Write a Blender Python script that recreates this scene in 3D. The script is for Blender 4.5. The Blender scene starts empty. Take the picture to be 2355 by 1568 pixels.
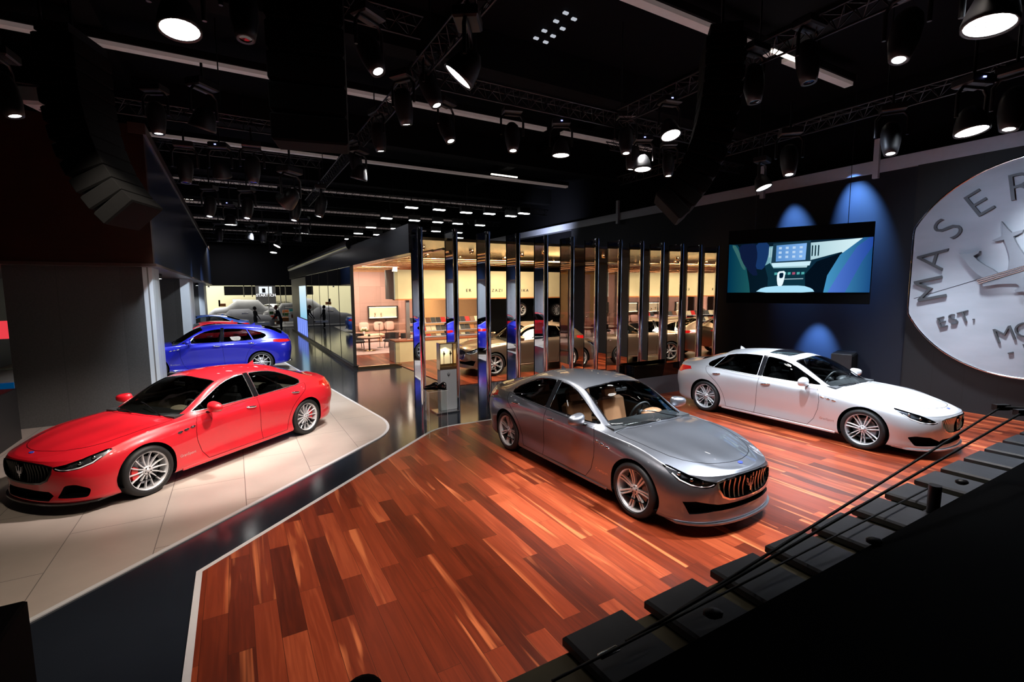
import bpy, bmesh, math, random
import numpy as np
from mathutils import Vector, Matrix
from mathutils.bvhtree import BVHTree
random.seed(7)
SC=bpy.context.scene; COL=SC.collection
# ------------------------------------------------------------------ camera, world, exposure, large lights
IMW,IMH,FPX=2355,1568,1106.4
CAM_H,PITCH,ROLL=2.808,.1053,.0052
cam=bpy.data.objects.new('Camera',bpy.data.cameras.new('Camera')); COL.objects.link(cam)
cam.matrix_world=Matrix.Translation((0,0,CAM_H))@Matrix.Rotation(math.pi/2-PITCH,4,'X')@Matrix.Rotation(-ROLL,4,'Z')
cam.data.sensor_width=36; cam.data.lens=36*FPX/IMW; cam.data.clip_start=.05; cam.data.clip_end=300
SC.camera=cam
wd=bpy.data.worlds.new('hall_dark'); SC.world=wd; wd.use_nodes=True
wd.node_tree.nodes['Background'].inputs[0].default_value=(.35,.45,.7,1); wd.node_tree.nodes['Background'].inputs[1].default_value=.006
SC.view_settings.view_transform='Standard'; SC.view_settings.look='None'; SC.view_settings.gamma=1; SC.view_settings.use_curve_mapping=False
SC.view_settings.exposure=0.0

def ray(px,py):
    a=(px-IMW/2)/FPX; b=(IMH/2-py)/FPX; cr,sr=math.cos(ROLL),math.sin(ROLL)
    aa=a*cr+b*sr; bb=-a*sr+b*cr; c,s=math.cos(PITCH),math.sin(PITCH)
    return Vector((aa,c+bb*s,-s+bb*c))
def at_z(px,py,z):
    d=ray(px,py); t=(z-CAM_H)/d.z; return Vector((d.x*t,d.y*t,z))
def at_depth(px,py,D):
    d=ray(px,py); t=D/d.y; return Vector((d.x*t,D,CAM_H+d.z*t))
def at_u(px,py,u):
    d=ray(px,py); t=u/(d.x*math.cos(math.radians(30))+d.y*.5); return Vector((0,0,CAM_H))+d*t
def at_v(px,py,v):
    d=ray(px,py); t=v/(-d.x*.5+d.y*math.cos(math.radians(30))); return Vector((0,0,CAM_H))+d*t

def spot(loc,tgt,power,col=(1,1,1),ang=40,blend=.4,rad=.12):
    l=bpy.data.lights.new('stage_or_added_spot','SPOT'); l.energy=power; l.color=col; l.spot_size=math.radians(ang); l.spot_blend=blend; l.shadow_soft_size=rad
    o=bpy.data.objects.new('stage_or_added_spot',l); COL.objects.link(o); o.location=loc
    o.rotation_euler=(Vector(tgt)-Vector(loc)).to_track_quat('-Z','Y').to_euler(); return o
def area(loc,tgt,power,sx,sy,col=(1,1,1)):
    l=bpy.data.lights.new('unseen_area_light','AREA'); l.shape='RECTANGLE'; l.size=sx; l.size_y=sy; l.energy=power; l.color=col  # unseen area lights, no fixture modelled for them
    o=bpy.data.objects.new('unseen_area_light',l); COL.objects.link(o); o.location=loc
    o.rotation_euler=(Vector(tgt)-Vector(loc)).to_track_quat('-Z','Y').to_euler(); return o
def UVv(u,v,z):
    c,s=math.cos(math.radians(30)),.5
    return (u*c-v*s,u*s+v*c,z)
WARM=(1,.86,.68); NEU=(1,.97,.93); COOL=(.82,.9,1)
# grey car: keys from the truss in front, fill from the sides
spot(UVv(8.4,3.6,5.4),(1.6,7.4,.5),2900,COOL,37,.6,.16)
spot(UVv(4.2,7.5,5.5),(1.8,7.0,.6),1400,NEU,55,.6,.14)
spot(UVv(3.6,3.4,5.2),(1.6,6.6,.4),650,COOL,40,.6,.12)  # added spot to brighten the grey car's wheels
spot(UVv(6.3,2.6,5.2),(2.3,6.2,.5),2600,COOL,50,.5,.14)
# silver car: brightest on the floor
spot(UVv(10.2,4.2,5.5),(6.4,9.3,.6),1800,COOL,50,.5,.16)
spot(UVv(7.3,7.4,5.5),(5.8,10.2,.6),1400,NEU,60,.6,.16)
spot(UVv(12.2,6.6,5.5),(6.2,9.6,.8),1500,COOL,55,.6,.14)
spot(UVv(6.7,4.4,5.5),(5.6,9.4,.6),1800,COOL,45,.6,.14)  # added spot to lift the silver car's near side
spot(UVv(5.0,7.4,5.5),(5.0,10.4,.6),1100,COOL,50,.6,.14)
# red car and the light stone platform
spot(UVv(-1.2,6.2,5.4),(-5.6,8.2,.5),650,WARM,42,.5,.14)
spot(UVv(.4,9.4,5.4),(-5.4,8.3,.6),1500,(1,.88,.80),44,.6,.14)
spot(UVv(2.7,6.6,5.4),(-5.2,8.0,.5),2300,(1,.86,.80),50,.5,.14)
spot(UVv(2.7,10.9,5.4),(-4.6,9.4,.3),900,NEU,60,.6,.14)
spot(UVv(-.2,12.0,5.5),(-7.0,13.0,0),1500,COOL,75,.6,.16)
spot(UVv(-.3,4.4,5.4),(-4.6,5.0,0),420,WARM,60,.7,.16)
# blue car and the bays behind
spot(UVv(2.2,16.6,5.5),(-10.2,16.3,.7),2100,COOL,60,.6,.14)
spot(UVv(1.2,21.5,5.5),(-9.4,18.3,.7),1600,COOL,70,.6,.14)
spot(UVv(1.2,24.0,5.4),UVv(-1,26,.6),1500,COOL,80,.6,.14)
spot(UVv(1.2,31.0,5.4),UVv(-1,33,.6),1800,COOL,80,.6,.14)
# wood floor
spot(UVv(2.9,3.6,5.5),UVv(3.0,5.0,0),900,(1,.88,.80),92,.9,.25)
spot(UVv(4.9,1.8,5.2),UVv(4.6,4.0,0),520,(1,.88,.80),85,.9,.25)
spot(UVv(1.6,3.4,5.6),UVv(1.2,4.6,0),420,(1,.80,.66),80,.9,.25)
spot(UVv(5.5,1.6,5.2),UVv(4.4,1.3,1.3),240,COOL,95,.9,.2)  # added spot to brighten the parapet blocks
spot(UVv(9.4,3.0,5.6),UVv(8.6,4.4,0),3200,COOL,80,.9,.25)
spot(UVv(12.4,4.2,5.6),UVv(12.2,4.6,0),2700,COOL,80,.9,.25)
spot(UVv(.6,16.6,5.2),UVv(-1.55,14.1,1.0),500,(.7,.86,1),26,.9,.1)
spot(UVv(12.3,20,5.2),UVv(14.2,20.5,5.85),420,(.75,.8,1),110,1,.1)  # added spot to brighten the pale band along the wall top
# glossy aisle floor
spot(UVv(3.2,11.2,5.6),UVv(3.4,12.6,0),900,NEU,95,.9,.25)
# ------------------------------------------------------------------ helpers
def link(o):
    COL.objects.link(o); return o

def mesh_obj(name, verts, faces, mat=None, parent=None, smooth=False, normals=None):
    me = bpy.data.meshes.new(name)
    me.from_pydata([tuple(v) for v in verts], [], [tuple(f) for f in faces])
    me.update()
    if smooth:
        me.polygons.foreach_set('use_smooth', [True]*len(me.polygons))
    if normals is not None:
        try: me.normals_split_custom_set_from_vertices([tuple(n) for n in normals])
        except Exception: pass
    if mat is not None: me.materials.append(mat)
    o = bpy.data.objects.new(name, me); link(o)
    if parent is not None: o.parent = parent
    return o

class MB:
    """collects shapes, then becomes ONE mesh object"""
    def __init__(s): s.v=[]; s.f=[]; s.sm=[]
    def add(s, verts, faces, smooth=False):
        n=len(s.v); s.v += [tuple(v) for v in verts]
        s.f += [tuple(i+n for i in f) for f in faces]; s.sm += [smooth]*len(faces); return s
    def box(s, c, d, rz=0.0, M=None, bev=0.0):
        x,y,z=[k/2 for k in d]
        if bev>0:
            b=min(bev,x*.9,y*.9,z*.9)
            P=[(x-b,y-b,-z),(x,y,-z+b),(x,y,z-b),(x-b,y-b,z)]
            ring=[]
            for (dx,dy,zz) in ((b,b,-z),(0,0,-z+b),(0,0,z-b),(b,b,z)):
                X,Y=x-dx,y-dy; q=b*.3 if dx==0 else 0
                ring.append([(X-q,-Y,zz),(X,-Y+q,zz),(X,Y-q,zz),(X-q,Y,zz),(-X+q,Y,zz),(-X,Y-q,zz),(-X,-Y+q,zz),(-X+q,-Y,zz)])
            V=[p for r in ring for p in r]; n=8; F=[]
            for j in range(3):
                for i in range(n): F.append((j*n+i,j*n+(i+1)%n,(j+1)*n+(i+1)%n,(j+1)*n+i))
            F.append(tuple(range(n-1,-1,-1))); F.append(tuple(range(3*n,4*n)))
        else:
            V=[(-x,-y,-z),(x,-y,-z),(x,y,-z),(-x,y,-z),(-x,-y,z),(x,-y,z),(x,y,z),(-x,y,z)]
            F=[(0,3,2,1),(4,5,6,7),(0,1,5,4),(1,2,6,5),(2,3,7,6),(3,0,4,7)]
        if M is not None: V=[tuple(M@Vector(p)) for p in V]
        c_,s_=math.cos(rz),math.sin(rz)
        V=[(c[0]+p[0]*c_-p[1]*s_, c[1]+p[0]*s_+p[1]*c_, c[2]+p[2]) for p in V]
        return s.add(V,F)
    def tube(s, pts, r, n=8, caps=True, closed=False):
        P=[Vector(p) for p in pts]; R=r if isinstance(r,(list,tuple)) else [r]*len(P)
        N=len(P); V=[]; up=None
        for i,p in enumerate(P):
            if closed: t=(P[(i+1)%N]-P[i-1])
            else: t=(P[min(i+1,N-1)]-P[max(i-1,0)])
            if t.length<1e-9: t=Vector((0,0,1))
            t.normalize()
            if up is None: up=Vector((0,0,1)) if abs(t.z)<.9 else Vector((1,0,0))
            a=t.cross(up)
            if a.length<1e-6: a=t.orthogonal()
            a.normalize(); b=a.cross(t); up=b
            for k in range(n):
                an=2*math.pi*k/n; V.append(p+(a*math.cos(an)+b*math.sin(an))*R[i])
        F=[]
        for i in range(N if closed else N-1):
            j=(i+1)%N
            for k in range(n): F.append((i*n+k,i*n+(k+1)%n,j*n+(k+1)%n,j*n+k))
        s.add(V,F,True)
        if caps and not closed: s.add(V[:n],[tuple(range(n))]); s.add(V[-n:],[tuple(range(n-1,-1,-1))])
        return s
    def lathe(s, prof, n=24, c=(0,0,0), M=None, sx=1, sy=1, caps=True):
        """prof = [(r,z)...] about z"""
        V=[];F=[]
        for r,z in prof:
            for k in range(n):
                a=2*math.pi*k/n; V.append(Vector((r*math.cos(a)*sx,r*math.sin(a)*sy,z)))
        for j in range(len(prof)-1):
            for k in range(n): F.append((j*n+k,j*n+(k+1)%n,(j+1)*n+(k+1)%n,(j+1)*n+k))
        if M is not None: V=[M@v for v in V]
        V=[(v[0]+c[0],v[1]+c[1],v[2]+c[2]) for v in V]
        s.add(V,F,True)
        if caps:
            if prof[0][0]>1e-4: s.add(V[:n],[tuple(range(n-1,-1,-1))])
            if prof[-1][0]>1e-4: s.add(V[-n:],[tuple(range(n))])
        return s
    def prism(s, poly, d, M=None, ctr=False):
        """poly in xy, thickness d in z"""
        n=len(poly); z0=-d/2 if ctr else 0
        V=[Vector((p[0],p[1],z0)) for p in poly]+[Vector((p[0],p[1],z0+d)) for p in poly]
        ar=sum(poly[i][0]*poly[(i+1)%n][1]-poly[(i+1)%n][0]*poly[i][1] for i in range(n))
        F=[tuple(range(n-1,-1,-1)),tuple(range(n,2*n))]+[(i,(i+1)%n,n+(i+1)%n,n+i) for i in range(n)]
        if ar<0: F=[tuple(reversed(f)) for f in F]
        if M is not None: V=[M@v for v in V]
        return s.add(V,F)
    def ball(s, c, r, n=12, sc=(1,1,1), M=None):
        V=[];F=[]
        m=n//2+1
        for j in range(m+1):
            a=math.pi*j/m
            for k in range(n):
                b=2*math.pi*k/n
                v=Vector((math.sin(a)*math.cos(b)*r*sc[0],math.sin(a)*math.sin(b)*r*sc[1],-math.cos(a)*r*sc[2]))
                if M is not None: v=M@v
                V.append((v[0]+c[0],v[1]+c[1],v[2]+c[2]))
        for j in range(m):
            for k in range(n): F.append((j*n+k,j*n+(k+1)%n,(j+1)*n+(k+1)%n,(j+1)*n+k))
        return s.add(V,F,True)
    def build(s, name, mat=None, parent=None, **tags):
        me=bpy.data.meshes.new(name); me.from_pydata(s.v,[],s.f); me.update()
        me.polygons.foreach_set('use_smooth', s.sm)
        if mat is not None: me.materials.append(mat)
        o=bpy.data.objects.new(name,me); link(o)
        if parent is not None: o.parent=parent
        return o

def tag(o, label=None, cat=None, group=None, kind=None):
    if label: o['label']=label
    if cat: o['category']=cat
    if group: o['group']=group
    if kind: o['kind']=kind
    return o
def empty(name, loc=(0,0,0), rz=0.0, label=None, cat=None, group=None):
    o=bpy.data.objects.new(name,None); link(o); o.location=loc; o.rotation_euler=(0,0,rz); o.empty_display_size=.1
    return tag(o,label,cat,group)
def copy_tree(o, parent=None):
    c=o.copy(); COL.objects.link(c); c.parent=parent
    for ch in [k for k in bpy.data.objects if k.parent==o]: copy_tree(ch,c)
    return c
def origin_to(o, loc):
    """give a single-mesh thing its origin at loc"""
    L=Vector(loc)
    for v in o.data.vertices: v.co-=L
    o.location=L; return o

# hall axes: U runs along the mirror-fin row, V runs down the hall
TH=math.radians(30.0)
UX=(math.cos(TH),math.sin(TH)); VX=(-math.sin(TH),math.cos(TH))
def uv(u,v,z=0.0): return (u*UX[0]+v*VX[0], u*UX[1]+v*VX[1], z)
def to_uv(x,y): return (x*UX[0]+y*UX[1], x*VX[0]+y*VX[1])
MUV=Matrix.Rotation(TH,4,'Z')

def text_mesh(body, size, depth, name='lettering', spacing=1.0, bold=0.0):
    cu=bpy.data.curves.new(name,'FONT'); cu.body=body; cu.size=size; cu.extrude=depth; cu.offset=bold
    cu.align_x='CENTER'; cu.align_y='CENTER'; cu.space_character=spacing; cu.resolution_u=4
    o=bpy.data.objects.new(name,cu); COL.objects.link(o)
    dg=bpy.context.evaluated_depsgraph_get(); dg.update()
    me=bpy.data.meshes.new_from_object(o.evaluated_get(dg))
    V=[v.co.copy() for v in me.vertices]; F=[tuple(p.vertices) for p in me.polygons]
    bpy.data.objects.remove(o); bpy.data.curves.remove(cu); bpy.data.meshes.remove(me)
    return V,F
# ------------------------------------------------------------------ materials
def newmat(name):
    m=bpy.data.materials.new(name); m.use_nodes=True; nt=m.node_tree
    b=nt.nodes['Principled BSDF']; return m,nt,b
def pm(name, col, rough=.5, metal=0.0, coat=0.0, emit=None, es=0.0, var=0.0, scale=8.0, bump=0.0, spec=None, alpha=None):
    m,nt,b=newmat(name)
    b.inputs['Base Color'].default_value=(*col,1); b.inputs['Roughness'].default_value=rough
    b.inputs['Metallic'].default_value=metal; b.inputs['Coat Weight'].default_value=coat; b.inputs['Coat Roughness'].default_value=.02
    if spec is not None: b.inputs['Specular IOR Level'].default_value=spec
    if emit is not None:
        b.inputs['Emission Color'].default_value=(*emit,1); b.inputs['Emission Strength'].default_value=es
    tc=nt.nodes.new('ShaderNodeTexCoord'); no=nt.nodes.new('ShaderNodeTexNoise'); no.inputs['Scale'].default_value=scale; no.inputs['Detail'].default_value=4
    nt.links.new(tc.outputs['Object'],no.inputs['Vector'])
    if var>0:
        mx=nt.nodes.new('ShaderNodeMix'); mx.data_type='RGBA'
        mx.inputs['A'].default_value=(*[c*(1-var) for c in col],1); mx.inputs['B'].default_value=(*[min(1,c*(1+var)) for c in col],1)
        nt.links.new(no.outputs['Fac'],mx.inputs['Factor']); nt.links.new(mx.outputs['Result'],b.inputs['Base Color'])
    if bump>0:
        bu=nt.nodes.new('ShaderNodeBump'); bu.inputs['Strength'].default_value=bump; bu.inputs['Distance'].default_value=.01
        nt.links.new(no.outputs['Fac'],bu.inputs['Height']); nt.links.new(bu.outputs['Normal'],b.inputs['Normal'])
    return m
def glassy(name, tint, refl=.08, rough=.0, fres=True):
    """see-through pane: tinted transparency under a fresnel mirror"""
    m=bpy.data.materials.new(name); m.use_nodes=True; nt=m.node_tree; nt.nodes.clear()
    out=nt.nodes.new('ShaderNodeOutputMaterial'); mix=nt.nodes.new('ShaderNodeMixShader')
    tr=nt.nodes.new('ShaderNodeBsdfTransparent'); tr.inputs['Color'].default_value=(*tint,1)
    gl=nt.nodes.new('ShaderNodeBsdfGlossy'); gl.inputs['Roughness'].default_value=rough
    fr=nt.nodes.new('ShaderNodeFresnel'); fr.inputs['IOR'].default_value=1.45
    ad=nt.nodes.new('ShaderNodeMath'); ad.operation='ADD'; ad.use_clamp=True; ad.inputs[1].default_value=refl
    if fres: nt.links.new(fr.outputs['Fac'],ad.inputs[0])
    else: ad.inputs[0].default_value=0
    nt.links.new(ad.outputs[0],mix.inputs['Fac'])
    nt.links.new(tr.outputs[0],mix.inputs[1]); nt.links.new(gl.outputs[0],mix.inputs[2]); nt.links.new(mix.outputs[0],out.inputs['Surface'])
    return m
def emis(name, col, s):
    m=bpy.data.materials.new(name); m.use_nodes=True; nt=m.node_tree; nt.nodes.clear()
    out=nt.nodes.new('ShaderNodeOutputMaterial'); e=nt.nodes.new('ShaderNodeEmission'); e.inputs['Color'].default_value=(*col,1); e.inputs['Strength'].default_value=s
    nt.links.new(e.outputs[0],out.inputs['Surface']); return m
def paint(name, col, metal=.0, flake=.0, rough=.35, inner=(.02,.02,.02), coat=1.0):
    """clear-coated car paint; the inner side of the shell shows the cabin lining"""
    m,nt,b=newmat(name)
    b.inputs['Base Color'].default_value=(*col,1); b.inputs['Metallic'].default_value=metal; b.inputs['Roughness'].default_value=rough
    b.inputs['Coat Weight'].default_value=coat; b.inputs['Coat Roughness'].default_value=.015; b.inputs['Coat IOR'].default_value=1.5
    if flake>0:
        tc=nt.nodes.new('ShaderNodeTexCoord'); no=nt.nodes.new('ShaderNodeTexNoise'); no.inputs['Scale'].default_value=900
        mp=nt.nodes.new('ShaderNodeMapRange'); mp.inputs['To Min'].default_value=rough-flake; mp.inputs['To Max'].default_value=rough+flake
        nt.links.new(tc.outputs['Object'],no.inputs['Vector']); nt.links.new(no.outputs['Fac'],mp.inputs['Value']); nt.links.new(mp.outputs['Result'],b.inputs['Roughness'])
    ge=nt.nodes.new('ShaderNodeNewGeometry'); d=nt.nodes.new('ShaderNodeBsdfDiffuse'); d.inputs['Color'].default_value=(*inner,1)
    mix=nt.nodes.new('ShaderNodeMixShader'); out=nt.nodes['Material Output']
    nt.links.new(ge.outputs['Backfacing'],mix.inputs['Fac']); nt.links.new(b.outputs[0],mix.inputs[1]); nt.links.new(d.outputs[0],mix.inputs[2]); nt.links.new(mix.outputs[0],out.inputs['Surface'])
    return m

M={}
M['black']=pm('black_plastic',(.010,.010,.012),.45,var=.2)
M['gloss_black']=pm('gloss_black',(.006,.006,.007),.12,coat=.6)
M['matte_black']=pm('matte_black',(.0022,.0022,.0026),.9,var=.2,spec=.06)
M['tyre']=pm('tyre_rubber',(.006,.006,.0065),.6,var=.25,scale=30)
M['chrome']=pm('chrome',(.85,.85,.87),.06,metal=1)
M['satin']=pm('satin_metal',(.62,.62,.64),.25,metal=1,var=.05)
M['rim_silver']=pm('rim_silver',(.66,.67,.69),.30,metal=.35,coat=.5)
M['lamp_bowl']=pm('lamp_bowl',(.20,.21,.23),.25,metal=.8,var=.3,scale=25)
M['rim_dark']=pm('rim_dark',(.018,.018,.020),.35,metal=.5,coat=.3)
M['disc']=pm('brake_disc',(.30,.30,.31),.35,metal=1,var=.15,scale=60)
M['caliper_red']=pm('caliper_red',(.55,.01,.012),.3,coat=.6)
M['caliper_grey']=pm('caliper_grey',(.10,.10,.11),.35,coat=.3)
M['glass']=glassy('window_glass',(.80,.84,.84),.02)
M['glass_dark']=glassy('privacy_glass',(.38,.41,.41),.03)
M['glass_lamp']=glassy('lamp_glass',(.9,.92,.95),.04)
M['acrylic']=glassy('clear_acrylic',(.94,.96,.95),.05,fres=False)
M['lamp_red']=pm('lamp_red',(.55,.01,.01),.1,coat=1)
M['lens_white']=pm('lens_white',(.85,.88,.92),.15,coat=1)
M['tan']=pm('tan_leather',(.45,.21,.10),.5,var=.06,scale=20)
M['beige']=pm('beige_leather',(.36,.31,.23),.55,var=.06,scale=20)
M['dark_leather']=pm('dark_leather',(.025,.024,.024),.5,var=.2,scale=20)
M['dash']=pm('dash_dark',(.02,.022,.024),.5,var=.15)
M['badge_blue']=pm('badge_blue',(.05,.08,.5),.25,coat=.8)
M['steel_dark']=pm('dark_steel',(.03,.03,.035),.35,metal=.6,var=.2)
# ------------------------------------------------------------------ cars
NET=[ # stations nose -> tail; 8 points each: (x,y,z) from the sill underside up to the centre line
[(2.20,0,.20),(2.41,0,.165),(2.40,0,.30),(2.43,0,.50),(2.44,0,.66),(2.415,0,.715),(2.39,0,.735),(2.35,0,.750)],
[(2.17,.30,.20),(2.375,.36,.165),(2.37,.36,.30),(2.40,.35,.50),(2.40,.34,.655),(2.375,.34,.710),(2.34,.26,.745),(2.27,0,.775)],
[(2.08,.52,.20),(2.27,.63,.165),(2.265,.64,.30),(2.285,.64,.50),(2.27,.62,.635),(2.235,.60,.705),(2.17,.45,.775),(2.12,0,.815)],
[(1.95,.70,.20),(2.09,.81,.165),(2.09,.825,.30),(2.09,.83,.50),(2.06,.805,.645),(2.01,.775,.735),(1.95,.55,.825),(1.92,0,.855)],
[(1.80,.75,.20),(1.88,.885,.17),(1.88,.90,.32),(1.88,.91,.54),(1.85,.885,.70),(1.80,.83,.800),(1.76,.60,.862),(1.72,0,.885)],
[(1.50,.75,.20),(1.50,.91,.17),(1.50,.925,.36),(1.50,.948,.60),(1.50,.925,.765),(1.50,.845,.868),(1.50,.64,.898),(1.47,0,.918)],
[(1.15,.75,.20),(1.15,.905,.18),(1.15,.92,.36),(1.15,.935,.60),(1.15,.915,.785),(1.15,.86,.893),(1.15,.69,.925),(1.22,0,.950)],
[(.82,.75,.20),(.82,.900,.185),(.82,.905,.36),(.82,.922,.60),(.82,.915,.80),(.82,.872,.910),(.84,.735,.955),(1.03,0,.985)],
[(.45,.75,.20),(.45,.900,.19),(.45,.898,.37),(.45,.918,.60),(.45,.922,.82),(.45,.885,.925),(.47,.690,1.165),(.66,0,1.205)],
[(.10,.75,.20),(.10,.902,.19),(.10,.896,.37),(.10,.918,.60),(.10,.925,.83),(.10,.890,.938),(.12,.625,1.330),(.26,0,1.390)],
[(-.30,.75,.20),(-.30,.905,.19),(-.30,.898,.37),(-.30,.920,.60),(-.30,.928,.84),(-.30,.892,.950),(-.30,.590,1.402),(-.22,0,1.458)],
[(-.72,.75,.20),(-.72,.908,.19),(-.72,.902,.37),(-.72,.925,.61),(-.72,.930,.85),(-.72,.890,.965),(-.72,.580,1.392),(-.70,0,1.455)],
[(-1.12,.75,.20),(-1.12,.910,.18),(-1.12,.918,.37),(-1.12,.945,.62),(-1.12,.938,.865),(-1.12,.880,.985),(-1.12,.575,1.335),(-1.15,0,1.405)],
[(-1.50,.75,.20),(-1.50,.915,.18),(-1.50,.935,.38),(-1.50,.968,.64),(-1.50,.945,.870),(-1.50,.855,1.005),(-1.50,.575,1.235),(-1.55,0,1.305)],
[(-1.85,.75,.21),(-1.85,.895,.19),(-1.85,.915,.38),(-1.85,.945,.64),(-1.85,.905,.865),(-1.84,.800,1.000),(-1.85,.590,1.110),(-1.93,0,1.165)],
[(-2.12,.70,.22),(-2.14,.845,.20),(-2.14,.870,.40),(-2.15,.895,.64),(-2.15,.850,.850),(-2.13,.735,.990),(-2.16,.560,1.040),(-2.22,0,1.085)],
[(-2.25,.58,.24),(-2.34,.72,.23),(-2.37,.745,.42),(-2.40,.765,.64),(-2.38,.735,.840),(-2.33,.655,.985),(-2.36,.46,1.035),(-2.38,0,1.065)],
[(-2.30,.32,.26),(-2.44,.42,.25),(-2.49,.43,.44),(-2.52,.44,.64),(-2.50,.42,.840),(-2.44,.385,.990),(-2.45,.26,1.03),(-2.46,0,1.055)],
[(-2.32,0,.27),(-2.46,0,.26),(-2.51,0,.45),(-2.545,0,.65),(-2.525,0,.850),(-2.475,0,1.00),(-2.47,0,1.03),(-2.468,0,1.05)],
]
def cspline(T,P,t):
    """C2 natural cubic spline through P (n,...) at knots T"""
    n=len(T); h=np.diff(T); P2=P.reshape(n,-1)
    A=np.zeros((n,n)); B=np.zeros((n,P2.shape[1])); A[0,0]=A[-1,-1]=1
    for i in range(1,n-1):
        A[i,i-1]=h[i-1];A[i,i]=2*(h[i-1]+h[i]);A[i,i+1]=h[i]
        B[i]=6*((P2[i+1]-P2[i])/h[i]-(P2[i]-P2[i-1])/h[i-1])
    m=np.linalg.solve(A,B); k=np.clip(np.searchsorted(T,t)-1,0,n-2); hh=h[k][:,None]
    a=(T[k+1]-t)[:,None]; b=(t-T[k])[:,None]
    r=m[k]*a**3/(6*hh)+m[k+1]*b**3/(6*hh)+(P2[k]/hh-m[k]*hh/6)*a+(P2[k+1]/hh-m[k+1]*hh/6)*b
    return r.reshape((len(t),)+P.shape[1:])
def catmull(P,sub):
    """centripetal Catmull-Rom along axis 1 of P (S,K,3), P has one ghost at each end"""
    out=[]; K=P.shape[1]
    for i in range(1,K-2):
        p0,p1,p2,p3=[P[:,i+j] for j in (-1,0,1,2)]
        d=lambda a,b: np.maximum(np.linalg.norm(a-b,axis=-1),1e-4)[:,None]**.5
        t0=np.zeros((P.shape[0],1)); t1=t0+d(p0,p1); t2=t1+d(p1,p2); t3=t2+d(p2,p3)
        for q in range(sub[i-1]):
            t=t1+(t2-t1)*q/sub[i-1]
            A1=(t1-t)/(t1-t0)*p0+(t-t0)/(t1-t0)*p1; A2=(t2-t)/(t2-t1)*p1+(t-t1)/(t2-t1)*p2; A3=(t3-t)/(t3-t2)*p2+(t-t2)/(t3-t2)*p3
            B1=(t2-t)/(t2-t0)*A1+(t-t0)/(t2-t0)*A2; B2=(t3-t)/(t3-t1)*A2+(t-t1)/(t3-t1)*A3
            out.append((t2-t)/(t2-t1)*B1+(t-t1)/(t2-t1)*B2)
    out.append(P[:,K-2]); return np.stack(out,1)
def dense(net,ns=10):
    N=np.array(net,float); mir=np.array([1,-1,1.])
    # dense near-crease helper curves
    a=lambda i,j,f: N[:,i]*(1-f)+N[:,j]*f
    C=[N[:,0],N[:,1],N[:,2],N[:,3],N[:,4],a(5,4,.28),N[:,5],a(5,6,.08),a(6,5,.13),N[:,6]+0*N[:,6],a(6,7,.16),a(6,7,.55)+np.array([0,0,.012])*(np.abs(N[:,6,1:2])>.3),N[:,7]]
    C[9]=N[:,6]*.6+(C[8]+C[10])*.2
    Q=np.stack(C,1)                                 # S,13,3
    full=np.concatenate([Q[3:0:-1]*mir,Q,Q[-2:-5:-1]*mir],0)
    ch=np.linalg.norm(np.diff(full,axis=0),axis=2); d=ch[:,3:8].mean(1)+.02
    T=np.concatenate([[0],np.cumsum(d)]); t0,t1=T[3],T[3+len(Q)-1]
    tt=np.concatenate([np.linspace(T[3+i],T[4+i],ns,endpoint=False) for i in range(len(Q)-1)]+[[t1]])
    D=cspline(T,full,tt); D[0,:,1]=0; D[-1,:,1]=0
    D[:,-1,1]=0
    G=np.concatenate([2*D[:,:1]-D[:,1:2],D,D[:,-2:-1]*mir],1)
    return catmull(G,[2,4,6,6,4,2,2,7,2,2,5,6])
AX={'side':(0,2,1),'top':(0,1,2),'front':(1,2,0)}
def inpoly(px,py,poly):
    c=False; n=len(poly); j=n-1
    for i in range(n):
        xi,yi=poly[i]; xj,yj=poly[j]
        if (yi>py)!=(yj>py) and px<(xj-xi)*(py-yi)/(yj-yi)+xi: c=not c
        j=i
    return c
def smooth_poly(poly,n=3):
    """round a polygon's corners (Chaikin)"""
    P=[Vector(p) for p in poly]
    for _ in range(n):
        Q=[]
        for i in range(len(P)):
            a,b=P[i],P[(i+1)%len(P)]; Q+= [a*.8+b*.2,a*.2+b*.8]
        P=Q
    return [tuple(p) for p in P]
def round_poly(poly,r=.03,n=3):
    out=[]; N=len(poly)
    for i in range(N):
        p=Vector(poly[i]); a=Vector(poly[i-1])-p; b=Vector(poly[(i+1)%N])-p
        la,lb=a.length,b.length; k=min(r,la*.4,lb*.4); a.normalize(); b.normalize()
        if a.dot(b)<-.93: out.append(tuple(p)); continue
        for j in range(n+1):
            t=j/n; q=(p+a*k)*(1-t)**2+p*2*t*(1-t)+(p+b*k)*t*t; out.append(tuple(q))
    return out
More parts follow.
